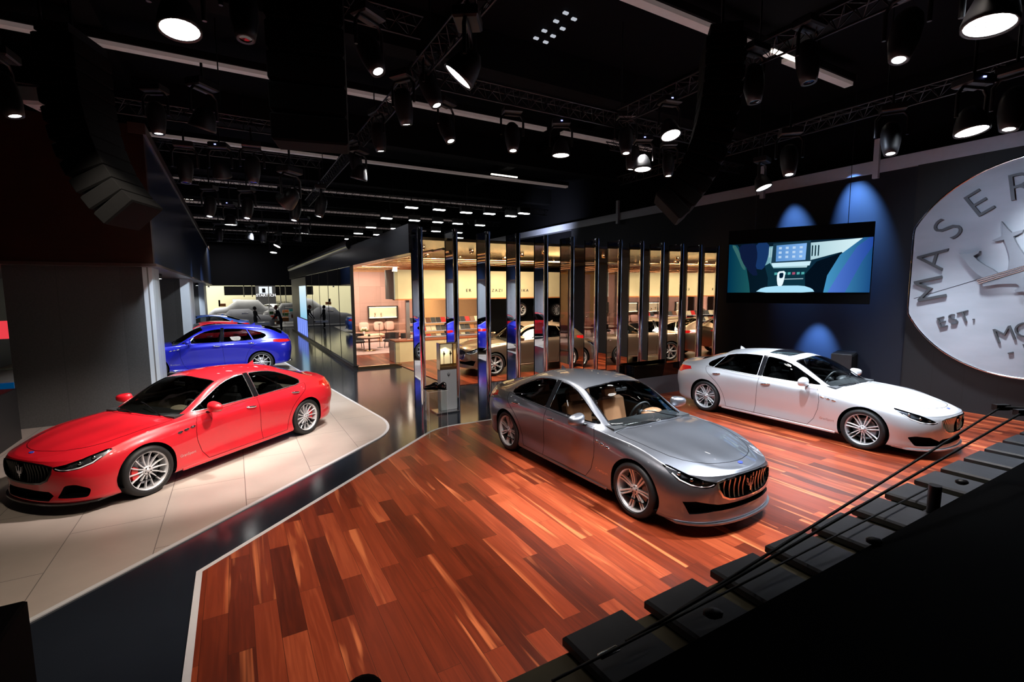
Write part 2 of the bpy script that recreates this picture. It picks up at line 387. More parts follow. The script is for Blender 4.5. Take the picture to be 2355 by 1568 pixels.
class Shell:
    def __init__(s,net,ns=10):
        D=dense(net,ns); S,K,_=D.shape; s.bm=bmesh.new()
        vs=[[s.bm.verts.new(D[i,j]) for j in range(K)] for i in range(S)]
        for i in range(S-1):
            for j in range(K-1):
                q=[vs[i][j],vs[i+1][j],vs[i+1][j+1],vs[i][j+1]]
                s.bm.faces.new(q)
        bmesh.ops.remove_doubles(s.bm,verts=s.bm.verts,dist=1e-5)
        s.lab=s.bm.faces.layers.int.new('lab'); s.names=['body']
        s.bm.normal_update()
        # orient outward
        f=max(s.bm.faces,key=lambda f:f.calc_center_median().z)
        if f.normal.z<0: bmesh.ops.reverse_faces(s.bm,faces=s.bm.faces)
        s.bm.normal_update()
        s.tree=BVHTree.FromBMesh(s.bm)
    def cut(s,name,view,poly,lim):
        a,b,c=AX[view]; xs=[p[0] for p in poly]; ys=[p[1] for p in poly]
        x0,x1,y0,y1=min(xs),max(xs),min(ys),max(ys)
        F=[]
        for f in s.bm.faces:
            m=f.calc_center_median()
            if not lim(m): continue
            if f[s.lab]!=0: continue
            va=[v.co[a] for v in f.verts]; vb=[v.co[b] for v in f.verts]
            if max(va)<x0 or min(va)>x1 or max(vb)<y0 or min(vb)>y1: continue
            F.append(f)
        n=len(poly)
        for i in range(n):
            p,q=poly[i],poly[(i+1)%n]
            d=(q[0]-p[0],q[1]-p[1]); L=math.hypot(*d)
            if L<1e-6: continue
            mn=[min(p[0],q[0])-1e-4,min(p[1],q[1])-1e-4]; mx=[max(p[0],q[0])+1e-4,max(p[1],q[1])+1e-4]
            S_=[];R_=[]
            for f in F:
                if not f.is_valid: continue
                va=[v.co[a] for v in f.verts]; vb=[v.co[b] for v in f.verts]
                if max(va)<mn[0] or min(va)>mx[0] or max(vb)<mn[1] or min(vb)>mx[1]: R_.append(f)
                else: S_.append(f)
            if not S_: continue
            no=[0,0,0]; no[a]=-d[1]/L; no[b]=d[0]/L; co=[0,0,0]; co[a]=p[0]; co[b]=p[1]
            es={e for f in S_ for e in f.edges}; vs={v for f in S_ for v in f.verts}
            r=bmesh.ops.bisect_plane(s.bm,geom=S_+list(es)+list(vs),dist=1e-6,plane_co=co,plane_no=no)
            F=R_+[g for g in r['geom'] if isinstance(g,bmesh.types.BMFace)]
        if name not in s.names: s.names.append(name)
        L=s.names.index(name)
        for f in F:
            if f.is_valid:
                m=f.calc_center_median()
                if inpoly(m[a],m[b],poly): f[s.lab]=L
    def hit(s,view,p,q,far=4.0,sgn=1):
        if view=='side': o=Vector((p,far,q)); d=Vector((0,-1,0))
        elif view=='front': o=Vector((far*sgn,p,q)); d=Vector((-sgn,0,0))
        else: o=Vector((p,q,far)); d=Vector((0,0,-1))
        r=s.tree.ray_cast(o,d)
        return (r[0],r[1]) if r[0] is not None else (None,None)
    def done(s):
        s.bm.normal_update(); s.bm.verts.index_update()
        s.nor={v:v.normal.copy() for v in s.bm.verts}
        for v in s.bm.verts:
            if abs(v.co.y)<1e-5: n=s.nor[v]; n.y=0; n.normalize()
    def faces(s,name):
        L=s.names.index(name) if name in s.names else -1
        return [f for f in s.bm.faces if f[s.lab]==L]
    def geo(s,name,side,off=None):
        """side 0 both, 1 left, -1 right -> verts,faces,normals"""
        V=[];F=[];N=[]
        for sg in ((1,-1) if side==0 else (side,)):
            idx={}
            for f in s.faces(name):
                ids=[]
                for v in f.verts:
                    if v not in idx:
                        idx[v]=len(V); c=v.co.copy()
                        if off is not None: c=c+off(v,s.nor[v])
                        V.append((c.x,c.y*sg,c.z)); n=s.nor[v]; N.append((n.x,n.y*sg,n.z))
                    ids.append(idx[v])
                F.append(ids if sg==1 else ids[::-1])
        return V,F,N
    def part(s,name,oname,mat,parent,side=0,off=None):
        V,F,N=s.geo(name,side,off)
        if not F: return None
        return mesh_obj(oname,V,F,mat,parent,True,N)
    def recess(s,name,oname,mat,parent,side,vec):
        """pocket: the region pushed in plus its side walls"""
        vec=Vector(vec); mb=MB()
        L=s.names.index(name) if name in s.names else -1
        for sg in ((1,-1) if side==0 else (side,)):
            V,F,N=s.geo(name,sg,lambda v,n:vec); mb.add(V,F,True)
            for f in s.faces(name):
                for e in f.edges:
                    if any(g[s.lab]!=L for g in e.link_faces) :
                        a,b=[Vector((v.co.x,v.co.y*sg,v.co.z)) for v in e.verts]
                        w=Vector((vec.x,vec.y*sg,vec.z))
                        mb.add([a,b,b+w,a+w],[(0,1,2,3)])
        return mb.build(oname,mat,parent) if mb.f else None
    def border(s,la,lb,r,side=0,lift=.0):
        """thin prisms along the line where two regions meet"""
        A=[s.names.index(n) for n in la if n in s.names]; B=[s.names.index(n) for n in lb if n in s.names]
        mb=MB()
        for e in s.bm.edges:
            lf=e.link_faces
            if len(lf)!=2: continue
            x,y=lf[0][s.lab],lf[1][s.lab]
            if x==y: continue
            if not ((x in A and y in B) or (x in B and y in A)): continue
            for sg in ((1,-1) if side==0 else (side,)):
                m=Vector((1,sg,1))
                a,b=e.verts[0].co*m,e.verts[1].co*m; na,nb=s.nor[e.verts[0]]*m,s.nor[e.verts[1]]*m
                t=(b-a)
                if t.length<1e-5: continue
                t.normalize(); w1=t.cross(na)*r; w2=t.cross(nb)*r; h=r*.55+lift
                a_=a-t*r*.4; b_=b+t*r*.4
                V=[a_-w1-na*r*.3,a_-w1+na*h,a_+w1+na*h,a_+w1-na*r*.3,b_-w2-nb*r*.3,b_-w2+nb*h,b_+w2+nb*h,b_+w2-nb*r*.3]
                mb.add(V,[(0,1,5,4),(1,2,6,5),(2,3,7,6),(0,3,2,1),(4,5,6,7)])
        return mb

TRIDENT=[ # half outlines of the trident emblem, y up, width about 1
 [(0,1.0),(.022,.84),(.045,.735),(.15,.715),(.13,.675),(.045,.655),(.042,.55),(.05,.42),(.065,.28),(.10,.16),(.13,.08),(0,.08)],
 [(.50,.70),(.42,.615),(.30,.60),(.315,.565),(.375,.545),(.355,.44),(.31,.31),(.255,.19),(.22,.08),(.37,.08),(.415,.20),(.455,.38),(.475,.54)],
 [(0,.08),(.43,.08),(.43,.0),(0,.0)],
 [(0,-.02),(.40,-.02),(.40,-.08),(.25,-.12),(.10,-.20),(.08,-.28),(.14,-.30),(.14,-.35),(.07,-.37),(.05,-.60),(0,-.66)],
]
def trident(mb,sc,d,Mx):
    for poly in TRIDENT:
        for sg in (1,-1):
            mb.prism([(p[0]*sc*sg,p[1]*sc) for p in poly],d,Mx)

def wheel(root,x,y,side,R,spec,caliper):
    """side=+1 left.  local: axis = y, outboard = +y*side"""
    O=empty('wheel',(x,y,R)); O.parent=root
    Mx=Matrix.Rotation(-math.pi/2*side,4,'X')  # lathe z -> +-y
    w=.125; rr=R*.795
    t=MB().lathe([(rr,-w),(R*.90,-w-.004),(R*.975,-w+.018),(R,-w+.05),(R,w-.05),(R*.975,w-.018),(R*.90,w+.004),(rr+.004,w),(rr-.012,w-.012)],48,(0,0,0),Mx,caps=False)
    t.build('tyre',M['tyre'],O)
    q=spec.get('rimmat','rim_silver')
    b=MB().lathe([(rr-.004,w-.002),(rr-.002,w-.014),(rr-.022,w-.020),(rr-.030,w-.05),(rr-.034,-w+.02)],48,(0,0,0),Mx,caps=False)
    b.build('rim_lip',M[q],O)
    b=MB().lathe([(rr-.024,w-.03),(rr-.036,-w+.02),(.08,-w+.03)],32,(0,0,0),Mx,caps=False)
    b.build('rim_barrel',M['rim_dark'],O)
    s=MB(); n=spec['n']; tw=spec.get('twin',0); zf=w-.028
    s.lathe([(0.03,zf-.045),(.062,zf-.040),(.066,zf-.022),(.05,zf-.016),(.028,zf-.018),(.026,zf-.010),(0.001,zf-.008)],24,(0,0,0),Mx)
    for k in range(n):
        for o_ in ((-tw,tw) if tw else (0,)):
            a0=2*math.pi*k/n+spec.get('ph',0)
            r0,r1=.045,rr-.020
            hw0,hw1=spec['w0'],spec['w1']; bend=spec.get('bend',0)
            pts=[]
            for i in range(5):
                f=i/4; r=r0+(r1-r0)*f; off=o_*(.35+.65*f**.6)+bend*math.sin(f*math.pi)
                hw=hw0+(hw1-hw0)*f; zz=zf-.022+.02*f**1.5-(.008*math.sin(f*math.pi))
                pts.append((r,off,hw,zz))
            V=[]
            for r,off,hw,zz in pts:
                for (e,dz) in ((-1,-.03),(-1,-.004),(-.55,.0),(.55,.0),(1,-.004),(1,-.03)):
                    yy=off+hw*e; V.append(Mx@Vector((r*math.cos(a0)-yy*math.sin(a0),r*math.sin(a0)+yy*math.cos(a0),zz+dz)))
            F=[]
            for i in range(4):
                for j in range(5): F.append((i*6+j,i*6+j+1,(i+1)*6+j+1,(i+1)*6+j))
            s.add(V,F)
    s.build('spokes',M[q],O)
    for k in range(5 if spec.get('detail',1) else 0):
        a=2*math.pi*k/5+.3; MB().lathe([(.009,zf-.03),(.009,zf-.012),(.004,zf-.011)],8,tuple(Mx@Vector((.04*math.cos(a),.04*math.sin(a),0))),Mx).build('lug_nut',M['rim_dark'],O)
    if spec.get('detail',1):
        MB().lathe([(.06,-.02),(.185,-.02),(.188,0),(.185,.012),(.06,.012)],40,(0,0,0),Mx).build('brake_disc',M['disc'],O)
        c=MB(); a0=0 if spec.get('front') else math.pi
        poly=[(.195*math.cos(a),.195*math.sin(a)) for a in np.linspace(a0-.55,a0+.55,9)]+[(.115*math.cos(a),.115*math.sin(a)) for a in np.linspace(a0+.5,a0-.5,7)]
        # caliper sits behind the hub line, seen through the spokes
        Q=Mx.copy()
        if side<0: poly=[(p[0],p[1]) for p in poly]
        c.prism(poly,.07,Q@Matrix.Translation((0,0,-.015))); c.build('brake_caliper',M[caliper],O)
    return O

def xm(pts,f): return [(f(p[0]),p[1]) for p in pts]
def make_car(spec):
    """spec: dict with model geometry, colours and the thing's label"""
    fx=spec.get('fx',lambda x:x); fz=spec.get('fz',lambda z:z)
    net=[[(fx(p[0]),p[1],fz(p[2])) for p in st] for st in spec.get('net',NET)]
    root=empty('car',spec['loc'],spec['rz'],spec['label'],'car',spec.get('group'))
    H=spec['wb']/2; R=spec['R']; AR=R+.045
    S=Shell(net,spec.get('ns',9)); P=spec['paint']; lod=spec.get('lod',0)
    side=lambda m:m.y>.45
    SX=lambda pts:[(fx(a),fz(b)) for a,b in pts]
    TX=lambda pts:[(fx(a),b) for a,b in pts]
    FX=lambda pts:[(a,fz(b)) for a,b in pts]
    for cx in (H,-H):
        arc=[(cx+AR*math.cos(a),R+AR*math.sin(a)) for a in np.linspace(-.75,math.pi+.75,34)]
        S.cut('arch','side',arc,lambda m:m.y>.5 and m.z<R+AR+.05)
    W=spec['win']
    wl=lambda m:m.y>.4 and m.z>fz(.90)
    for nm,poly in W.items(): S.cut(nm,'side',SX(poly),wl)
    S.cut('windshield','top',TX(spec['ws']),lambda m:m.z>fz(.93) and m.x>fx(-.2))
    S.cut('rear_glass','top',TX(spec['rg']),lambda m:m.z>fz(.95) and m.x<fx(-1.0))
    if spec.get('sunroof'): S.cut('sunroof','top',TX(spec['sunroof']),lambda m:m.z>fz(1.2))
    S.cut('front_door','side',SX(spec['fd']),lambda m:m.y>.5)
    S.cut('rear_door','side',SX(spec['rd']),lambda m:m.y>.5)
    S.cut('hood','top',TX(spec['hood']),lambda m:m.z>fz(.70) and m.x>fx(.7))
    S.cut('headlamp','front',FX(spec['hl']),lambda m:m.x>fx(1.6))
    S.cut('grille','front',FX(spec['grille']),lambda m:m.x>fx(2.0))
    for p in spec['intake']: S.cut('intake','front',FX(p),lambda m:m.x>fx(1.8))
    S.cut('tail_lamp','front',FX(spec['tl']),lambda m:m.x<fx(-1.9))
    S.done()
    S.part('body','body_shell',P,root); DOORS={}
    S.part('hood','hood',P,root)
    for sg in (1,-1):
        for dn,wins in (('front_door',('window_front',)),('rear_door',('window_rear','window_quarter'))):
            d=S.part(dn,dn,P,root,sg)
            DOORS[dn,sg]=d
            for w in wins:
                if w in S.names: S.part(w,'window',spec.get('glass_'+w,M['glass_dark']),d,sg)
            hx,hz_=spec['handle'][dn]; hx,hz_=fx(hx),fz(hz_)
            p,n=S.hit('side',hx,hz_)
            if p is not None:
                hb=MB(); L_=.10
                ps=[(hx+L_*f,p.y+.002+.026*math.sin(math.pi*(f+1)/2)**.6,hz_+.012*f) for f in (-1,-.8,-.4,0,.4,.8,1)]
                hb.tube([(a,b*sg,c) for a,b,c in ps],[.008,.015,.017,.017,.017,.015,.008],8)
                hb.build('door_handle',M['chrome'],d)
            if dn=='front_door':
                mx,mz=fx(.52),fz(.985)
                Mm=Matrix.Rotation(math.radians(-8*sg),4,'Z')
                mb=MB(); mb.ball((0,0,0),1,24,(1,1,1))
                V=[]
                for v in mb.v:
                    v=Vector(v); e=lambda t,p: math.copysign(abs(t)**p,t)
                    X=e(v.x,.9)*.118; Y=e(v.y,.62)*.140; Z=e(v.z,.65)*.080
                    if X<0: X*=.45                       # flat glass side faces back
                    Z*=1-.22*(Y/.125); X*=1-.18*abs(Y/.125)
                    V.append(tuple(Vector((mx,1.035*sg,mz+.035))+Mm@Vector((X,Y*sg,Z))))
                mb.v=V
                if sg<0: mb.f=[f[::-1] for f in mb.f]
                mo=mb.build('door_mirror',spec.get('mirror_mat',P),d)
                st=MB(); st.tube([(mx+.03,.86*sg,mz-.055),(mx+.02,.93*sg,mz-.04),(mx,1.0*sg,mz-.015)],[.022,.018,.02],8)
                st.build('mirror_arm',M['gloss_black'],d)
    WSO=S.part('windshield','windshield',M['glass'],root)
    RGO=S.part('rear_glass','rear_window',M['glass_dark'],root); SRO=None
    if spec.get('sunroof'): SRO=S.part('sunroof','sunroof',M['gloss_black'],root)
    # lamps: a dark pocket with reflectors under a clear cover
    for sg in (1,-1):
        h=S.part('headlamp','headlamp',M['glass_lamp'],root,sg)
        if h is None: continue
        S.recess('headlamp','lamp_housing',M['lamp_bowl'],h,sg,(-.05,-.012*1,-.006))
        if lod<2:
            inner=MB(); hp=FX(spec['hl']); c=(sum(p[0] for p in hp)/len(hp),sum(p[1] for p in hp)/len(hp))
            # running-light line follows the lower edge
            drl=[]
            for (a,b) in FX(spec['drl']):
                q,n=S.hit('front',a,b)
                if q is not None: drl.append((q.x-.010,q.y*sg,q.z))
            if len(drl)>1: inner.tube(drl,.011,6); inner.build('running_light',M['lens_white'],h)
            for a,b in FX(spec['proj']):
                pr=MB()
                q,n=S.hit('front',a,b)
                if q is not None: pr.ball((q.x-.030,q.y*sg,q.z),.026,12).build('projector',M['chrome'],h)
        S.part('tail_lamp','tail_lamp',M['lamp_red'],root,sg)
    S.recess('grille','grille_opening',M['matte_black'],root,0,(-.07,0,0))
    S.recess('intake','lower_intake',M['matte_black'],root,0,(-.07,0,0))
    # panel gaps, trims
    allp=['body','front_door','rear_door','hood']
    hoodo=[o for o in root.children if o.name.startswith('hood')][0]
    S.border(['hood'],['body'],.0030).build('panel_gap',M['matte_black'],hoodo)
    for sg in (1,-1):
        for dn,oth in (('front_door',['body','rear_door']),('rear_door',['body'])):
            S.border([dn],oth,.0030,sg).build('panel_gap',M['matte_black'],DOORS[dn,sg])
        for n in W: S.border([n],allp,spec.get('trimw',.0062),sg,lift=.002).build('window_trim',spec.get('trim',M['chrome']),DOORS['front_door' if n=='window_front' else 'rear_door',sg])
    for n,o in (('windshield',WSO),('rear_glass',RGO),('sunroof',SRO)):
        if o is not None: S.border([n],['body','hood'],.009).build('glass_seal',M['gloss_black'],o)
    S.border(['grille'],['body'],.011,lift=.004).build('grille_frame',spec.get('grille_trim',M['chrome']),root)
    # pillars blacked out between the side windows
    for sg in (1,-1):
        for poly in spec['bpillar']:
            bp=MB()
            pts=SX(poly); rows=[]
            (x0,z0),(x1,z1),(w_)=pts[0],pts[1],poly[2][0] if len(poly)>2 else .04
            for i in range(9):
                f=i/8; zc=z0+(z1-z0)*f; xc=x0+(x1-x0)*f; r=[]
                for e in (-1,0,1):
                    q,n=S.hit('side',xc+w_*e,zc)
                    if q is None: break
                    r.append(((q+n*.004).x,(q+n*.004).y*sg,(q+n*.004).z))
                if len(r)==3: rows.append(r)
            V=[p for r in rows for p in r]; F=[]
            for i in range(len(rows)-1):
                for j in range(2):
                    q=(i*3+j,i*3+j+1,(i+1)*3+j+1,(i+1)*3+j); F.append(q if sg<0 else q[::-1])
            bp.add(V,F,True)
            bp.build('pillar_cover',M['gloss_black'],DOORS['rear_door',sg])
    # grille bars and emblem
    nb_=spec.get('bars',6); gp=FX(spec['grille'])
    top=lambda y: max((a[1]+(b[1]-a[1])*(y-a[0])/(b[0]-a[0]) for a,b in zip(gp,gp[1:]+gp[:1]) if a[0]!=b[0] and min(a[0],b[0])<=y<=max(a[0],b[0])),default=None)
    bot=lambda y: min((a[1]+(b[1]-a[1])*(y-a[0])/(b[0]-a[0]) for a,b in zip(gp,gp[1:]+gp[:1]) if a[0]!=b[0] and min(a[0],b[0])<=y<=max(a[0],b[0])),default=None)
    gw=max(p[0] for p in gp)
    for i in range(nb_):
        y=.085+(gw-.115)*i/(nb_-1)
        t_,b_=top(y),bot(y)
        if t_ is None: continue
        col=[]
        for f in np.linspace(0,1,6):
            z=b_+(t_-b_)*f; q,n=S.hit('front',y,z)
            if q is not None: col.append((q.x-.010-.028*math.sin(f*math.pi)*(1 if spec.get('barbow',1) else 0),q.y,q.z))
        for sg in (1,-1):
            if len(col)<2: continue
            V=[]; gb=MB()
            for (a,b,c) in col: V+=[(a,(b-.006)*sg,c),(a+.010,b*sg,c),(a,(b+.006)*sg,c),(a-.035,(b)*sg,c)]
            F=[]
            for k in range(len(col)-1):
                for j in range(4): F.append((k*4+j,k*4+(j+1)%4,k*4+4+(j+1)%4,k*4+4+j))
            gb.add(V,F,True)
            if lod<2: gb.build('grille_bar',spec.get('barmat',M['chrome']),root)
    q,n=S.hit('front',0,fz(.57))
    em=MB(); Mt=Matrix.Translation((q.x-.012,0,fz(.555)))@Matrix.Rotation(math.pi/2,4,'Z')@Matrix.Rotation(math.pi/2,4,'X')
    trident(em,.115,.016,Mt); em.build('trident_emblem',M['chrome'],root)
    q,n=S.hit('top',fx(2.30),0)
    bd=MB(); rot=n.to_track_quat('Z','Y').to_matrix().to_4x4()
    bd.lathe([(.03,0),(.03,.004),(.026,.006)],20,tuple(q+n*.001),rot,sx=1.25,sy=.8); o=bd.build('hood_badge',M['badge_blue'],root)
    # arch liners, floor pan
    for cx in (H,-H):
        for sg in (1,-1):
            ln=MB(); Mx=Matrix.Rotation(-math.pi/2*sg,4,'X')
            pr=[(AR+.004,.0),(AR+.004,.30)]
            V=[];n_=36
            for r,z in [(0.05,-.02),(AR+.004,-.02),(AR+.004,.27)]:
                for k in range(n_):
                    a=2*math.pi*k/n_; X=r*math.cos(a); Z=max(r*math.sin(a),-.12)
                    V.append((cx+X,(.64+z)*sg,R+Z))
            F=[(j*n_+k,j*n_+(k+1)%n_,(j+1)*n_+(k+1)%n_,(j+1)*n_+k) for j in range(2) for k in range(n_)]
            ln.add(V,F,True); ln.build('wheel_well',M['matte_black'],root)
    fp=MB(); zb=fz(.20)
    fp.box((0,0,zb+.03),(spec['wb']-2*AR-.04,1.6,.06)); fp.box((fx(1.85),0,zb+.03),(.7,1.15,.06)); fp.box((fx(-1.9),0,zb+.05),(.75,1.15,.06))
    fp.box((0,0,zb+.10),(spec['wb']+.9,1.2,.10)); fp.build('floor_pan',M['matte_black'],root)
    # lip / splitter under the nose
    sp=MB(); rows=[]
    for y in np.linspace(0,.84,12):
        q,n=S.hit('front',y,fz(.215))
        if q is None: continue
        rows.append((q.x,y))
    lp=[(x+.028,y) for x,y in rows]+[(x-.20,y) for x,y in rows[::-1]]
    for sg in (1,-1): sp.prism([(a,b*sg) for a,b in lp],.022,Matrix.Translation((0,0,fz(.150))))
    sp.build('front_splitter',spec.get('lipmat',P),root)
    # side sills
    for sg in (1,-1):
        ss=MB(); ss.box((fx(-.05),.895*sg,fz(.19)),(spec['wb']-2*AR-.06,.05,.05),bev=.012)
        ss.build('side_sill',spec.get('sill',P),root)
    # fender vents
    for k in range(3):
        x,z=spec['vents'][k]; x,z=fx(x),fz(z); q,n=S.hit('side',x,z)
        if q is None: continue
        for sg in (1,-1):
            vt=MB(); vr=MB()
            ps=[(x+d,(S.hit('side',x+d,z-d*.12)[0].y+.003)*sg,z-d*.12) for d in (-.038,-.02,0,.02,.038)]
            vr.tube(ps,[.007,.015,.017,.015,.007],8); ps=[(a,b+.008*sg,c) for a,b,c in ps[1:-1]]
            vt.tube(ps,[.006,.010,.006],6)
            o_=vr.build('fender_vent',spec.get('ventmat',M['chrome']),root); vt.build('vent_slot',M['matte_black'],o_)
    if lod<2:
        V_,F_=text_mesh('GranSport',.060,.001)
        for sg in (1,-1):
            bx_,bz_=fx(.93),fz(.395); VV=[]
            for v in V_:
                q_,n_=S.hit('side',bx_-v.x*sg,bz_+v.y)
                VV.append((bx_-v.x*sg,((q_.y if q_ is not None else .9)+.002+abs(v.z))*sg,bz_+v.y))
            mesh_obj('script_badge',VV,F_,M['chrome'],root)
    # antenna fin
    q,n=S.hit('top',spec.get('antx',fx(-1.08)),0)
    af=MB(); zt=q.z; af.add([(q.x+.075,0,zt-.004),(q.x-.06,.022,zt-.012),(q.x-.06,-.022,zt-.012),(q.x-.065,0,zt+.062),(q.x-.03,0,zt+.05)],[(0,1,3,4),(0,4,3,2),(1,2,3),(0,2,1)])
    af.build('antenna_fin',P,root)
    # wipers
    for (a,b) in ((((1.00,.50),(.86,-.12))),((1.07,-.02),(.94,-.56))):
        pts=[]; wp=MB()
        for f in np.linspace(0,1,7):
            x=fx(a[0]+(b[0]-a[0])*f); y=a[1]+(b[1]-a[1])*f; q,n=S.hit('top',x,abs(y))
            if q is not None: pts.append((q.x,y,q.z+.018))
        if len(pts)>1: wp.tube(pts,.008,6).build('wiper',M['gloss_black'],root)
    # exhausts
    for sg in (1,-1):
        for dy in (.46,.56): MB().lathe([(.036,0),(.036,.10),(.031,.10),(.031,.02)],16,(fx(-2.40),dy*sg,fz(.27)),Matrix.Rotation(-math.pi/2,4,'Y'),caps=False).build('exhaust_tip',M['chrome'],root)
    # cabin
    sm=spec['seat']; top_=spec.get('trimtop',M['dash'])
    zf=fz(.30); dz=fz(.95)-.95
    for (x,yy) in ((.02,.37),(.02,-.37),(-.86,.37),(-.86,-.37)):
        s_=MB(); x=fx(x)
        s_.box((x+.06,yy,.42+dz*.8),(.52,.50,.18),bev=.05)
        Mr=Matrix.Rotation(math.radians(-14),4,'Y'); s_.box((x-.26,yy,.74+dz*.8),(.15,.47,.60),M=Mr,bev=.05)
        s_.box((x-.36,yy,1.09+dz*.85),(.10,.25,.17),M=Mr,bev=.04)
        s_.build('seat',sm,root)
    d_=MB(); V=[]
    prof=[(.98,.955),(.66,.97),(.55,.93),(.52,.84),(.62,.70),(.62,.5),(1.0,.5)]
    d_.prism([(fx(a),fz(b)) for a,b in prof],1.50,Matrix.Translation((0,.75,0))@Matrix.Rotation(math.pi/2,4,'X'))
    d_.build('dashboard',M['dash'],root)
    dc=MB(); dc.ball((fx(.60),.37,fz(.945)),.1,16,(1.0,2.0,.75)); dc.build('instrument_hood',spec.get('hoodmat',M['tan']),root)
    d2=MB(); d2.box((fx(.50),-.32,fz(.86)),(.06,.72,.05),bev=.015); d2.build('dash_trim',spec.get('hoodmat',M['tan']),root)
    sw=MB(); Mw=Matrix.Rotation(math.radians(-66),4,'Y')
    ring=[tuple(Matrix.Translation((fx(.36),.37,fz(.90)))@Mw@Vector((.185*math.cos(a),.185*math.sin(a),0))) for a in np.linspace(0,2*math.pi,24,endpoint=False)]
    sw.tube(ring,.016,8,closed=True)
    for a in (0,2.2,-2.2): sw.tube([tuple(Matrix.Translation((fx(.36),.37,fz(.90)))@Mw@Vector((r*math.cos(a),r*math.sin(a),0))) for r in (.02,.18)],.014,6)
    sw.ball((fx(.37),.37,fz(.90)),.055,10); sw.build('steering_wheel',M['dash'],root)
    cn=MB(); cn.box((fx(.2),0,fz(.52)),(1.1,.22,.26),bev=.03); cn.box((fx(-1.42),0,fz(.90)),(.50,1.25,.04)); 
    for sg in (1,-1): cn.box((fx(-.2),.80*sg,fz(.68)),(1.7,.05,.45),bev=.02)
    cn.build('cabin_trim',spec.get('trimmat',M['dash']),root)
    rm=MB(); q,n=S.hit('top',fx(.34),.0); rm.box((q.x-.02,0,q.z-.07),(.03,.22,.06),bev=.01); rm.tube([(q.x,0,q.z-.01),(q.x-.01,0,q.z-.05)],.01,6); rm.build('rear_view_mirror',M['gloss_black'],root)
    # wheels
    for cx,fr in ((H,1),(-H,0)):
        for sg in (1,-1):
            ws=dict(spec['wheel']); ws['front']=fr
            wheel(root,cx,.815*sg,sg,R,ws,spec.get('caliper','caliper_grey'))
    S.bm.free()
    return root


WS=[(1.045,-.01),(1.035,.25),(1.00,.42),(.93,.57),(.855,.665),(.80,.668),(.46,.628),(.16,.565),(.155,.50),(.20,.30),(.225,-.01)]
RG=[(-1.33,-.01),(-1.32,.30),(-1.31,.49),(-1.42,.515),(-1.85,.525),(-1.93,.47),(-1.99,.25),(-2.0,-.01)]
HOOD=[(2.262,-.01),(2.25,.12),(2.215,.26),(2.15,.40),(2.05,.53),(1.96,.60),(1.82,.675),(1.60,.735),(1.25,.765),(1.02,.755),(.99,.60),(1.05,.45),(1.08,.25),(1.09,-.01)]
WIN_G={'window_front':round_poly([(.745,.974),(.57,1.065),(.40,1.155),(.25,1.228),(.12,1.282),(0,1.318),(-.12,1.343),(-.25,1.358),(-.352,1.364),(-.322,.990)],.03),
       'window_rear':round_poly([(-.43,.992),(-.462,1.367),(-.60,1.364),(-.75,1.354),(-.90,1.332),(-1.03,1.300),(-1.16,1.252),(-1.29,1.192),(-1.42,1.118),(-1.475,1.075),(-1.43,1.030),(-1.30,1.014)],.03)}
FD_G=[(.60,.225),(.70,.36),(.77,.55),(.785,.70),(.765,.83),(.715,.925),(-.37,.965),(-.40,.60),(-.43,.225)]
RD_G=[(-.43,.225),(-.40,.60),(-.37,.965),(-1.54,1.018),(-1.53,.96),(-1.47,.90),(-1.36,.83),(-1.22,.73),(-1.12,.62),(-1.06,.50),(-1.02,.36),(-.98,.225)]
HL_G=round_poly([(.485,.640),(.60,.662),(.70,.705),(.790,.775),(.832,.772),(.828,.70),(.80,.635),(.72,.590),(.60,.578),(.52,.594)],.02)
DRL_G=[(.515,.620),(.56,.600),(.64,.592),(.72,.604),(.785,.645),(.808,.70)]
GR_G=[(-.01,.690),(.22,.685),(.38,.668),(.485,.640),(.475,.56),(.42,.475),(.33,.435),(.20,.420),(-.01,.415)]
TL=[(.50,.885),(.62,.935),(.80,.955),(.87,.90),(.84,.80),(.70,.82),(.55,.845)]
# long four-door: same family, stretched cabin and tail
_qx=([-2.56,-1.499,-1.1,-.40,.35,1.0,1.499,2.44],[-2.66,-1.5855,-1.185,-.36,.42,1.08,1.5855,2.60])
QX=lambda x: float(np.interp(x,*_qx)) if -2.56<x<2.44 else (x-.10 if x<0 else x+.16)
QZ=lambda z: z+.02*min(1,max(0,(z-.3)/.6))
WIN_Q={'window_front':WIN_G['window_front'],
       'window_rear':round_poly([(-.43,.992),(-.462,1.367),(-.62,1.368),(-.80,1.360),(-.98,1.338),(-1.13,1.300),(-1.17,1.275),(-1.33,1.02)],.02),
       'window_quarter':round_poly([(-1.20,1.262),(-1.36,1.200),(-1.50,1.12),(-1.53,1.075),(-1.48,1.035),(-1.36,1.022)],.02)}
HL_Q=round_poly([(.52,.600),(.60,.655),(.68,.712),(.785,.785),(.825,.780),(.815,.70),(.78,.63),(.70,.590),(.60,.575)],.02)
GR_Q=[(-.01,.680),(.22,.675),(.38,.660),(.46,.635),(.45,.55),(.39,.47),(.30,.430),(.18,.415),(-.01,.41)]
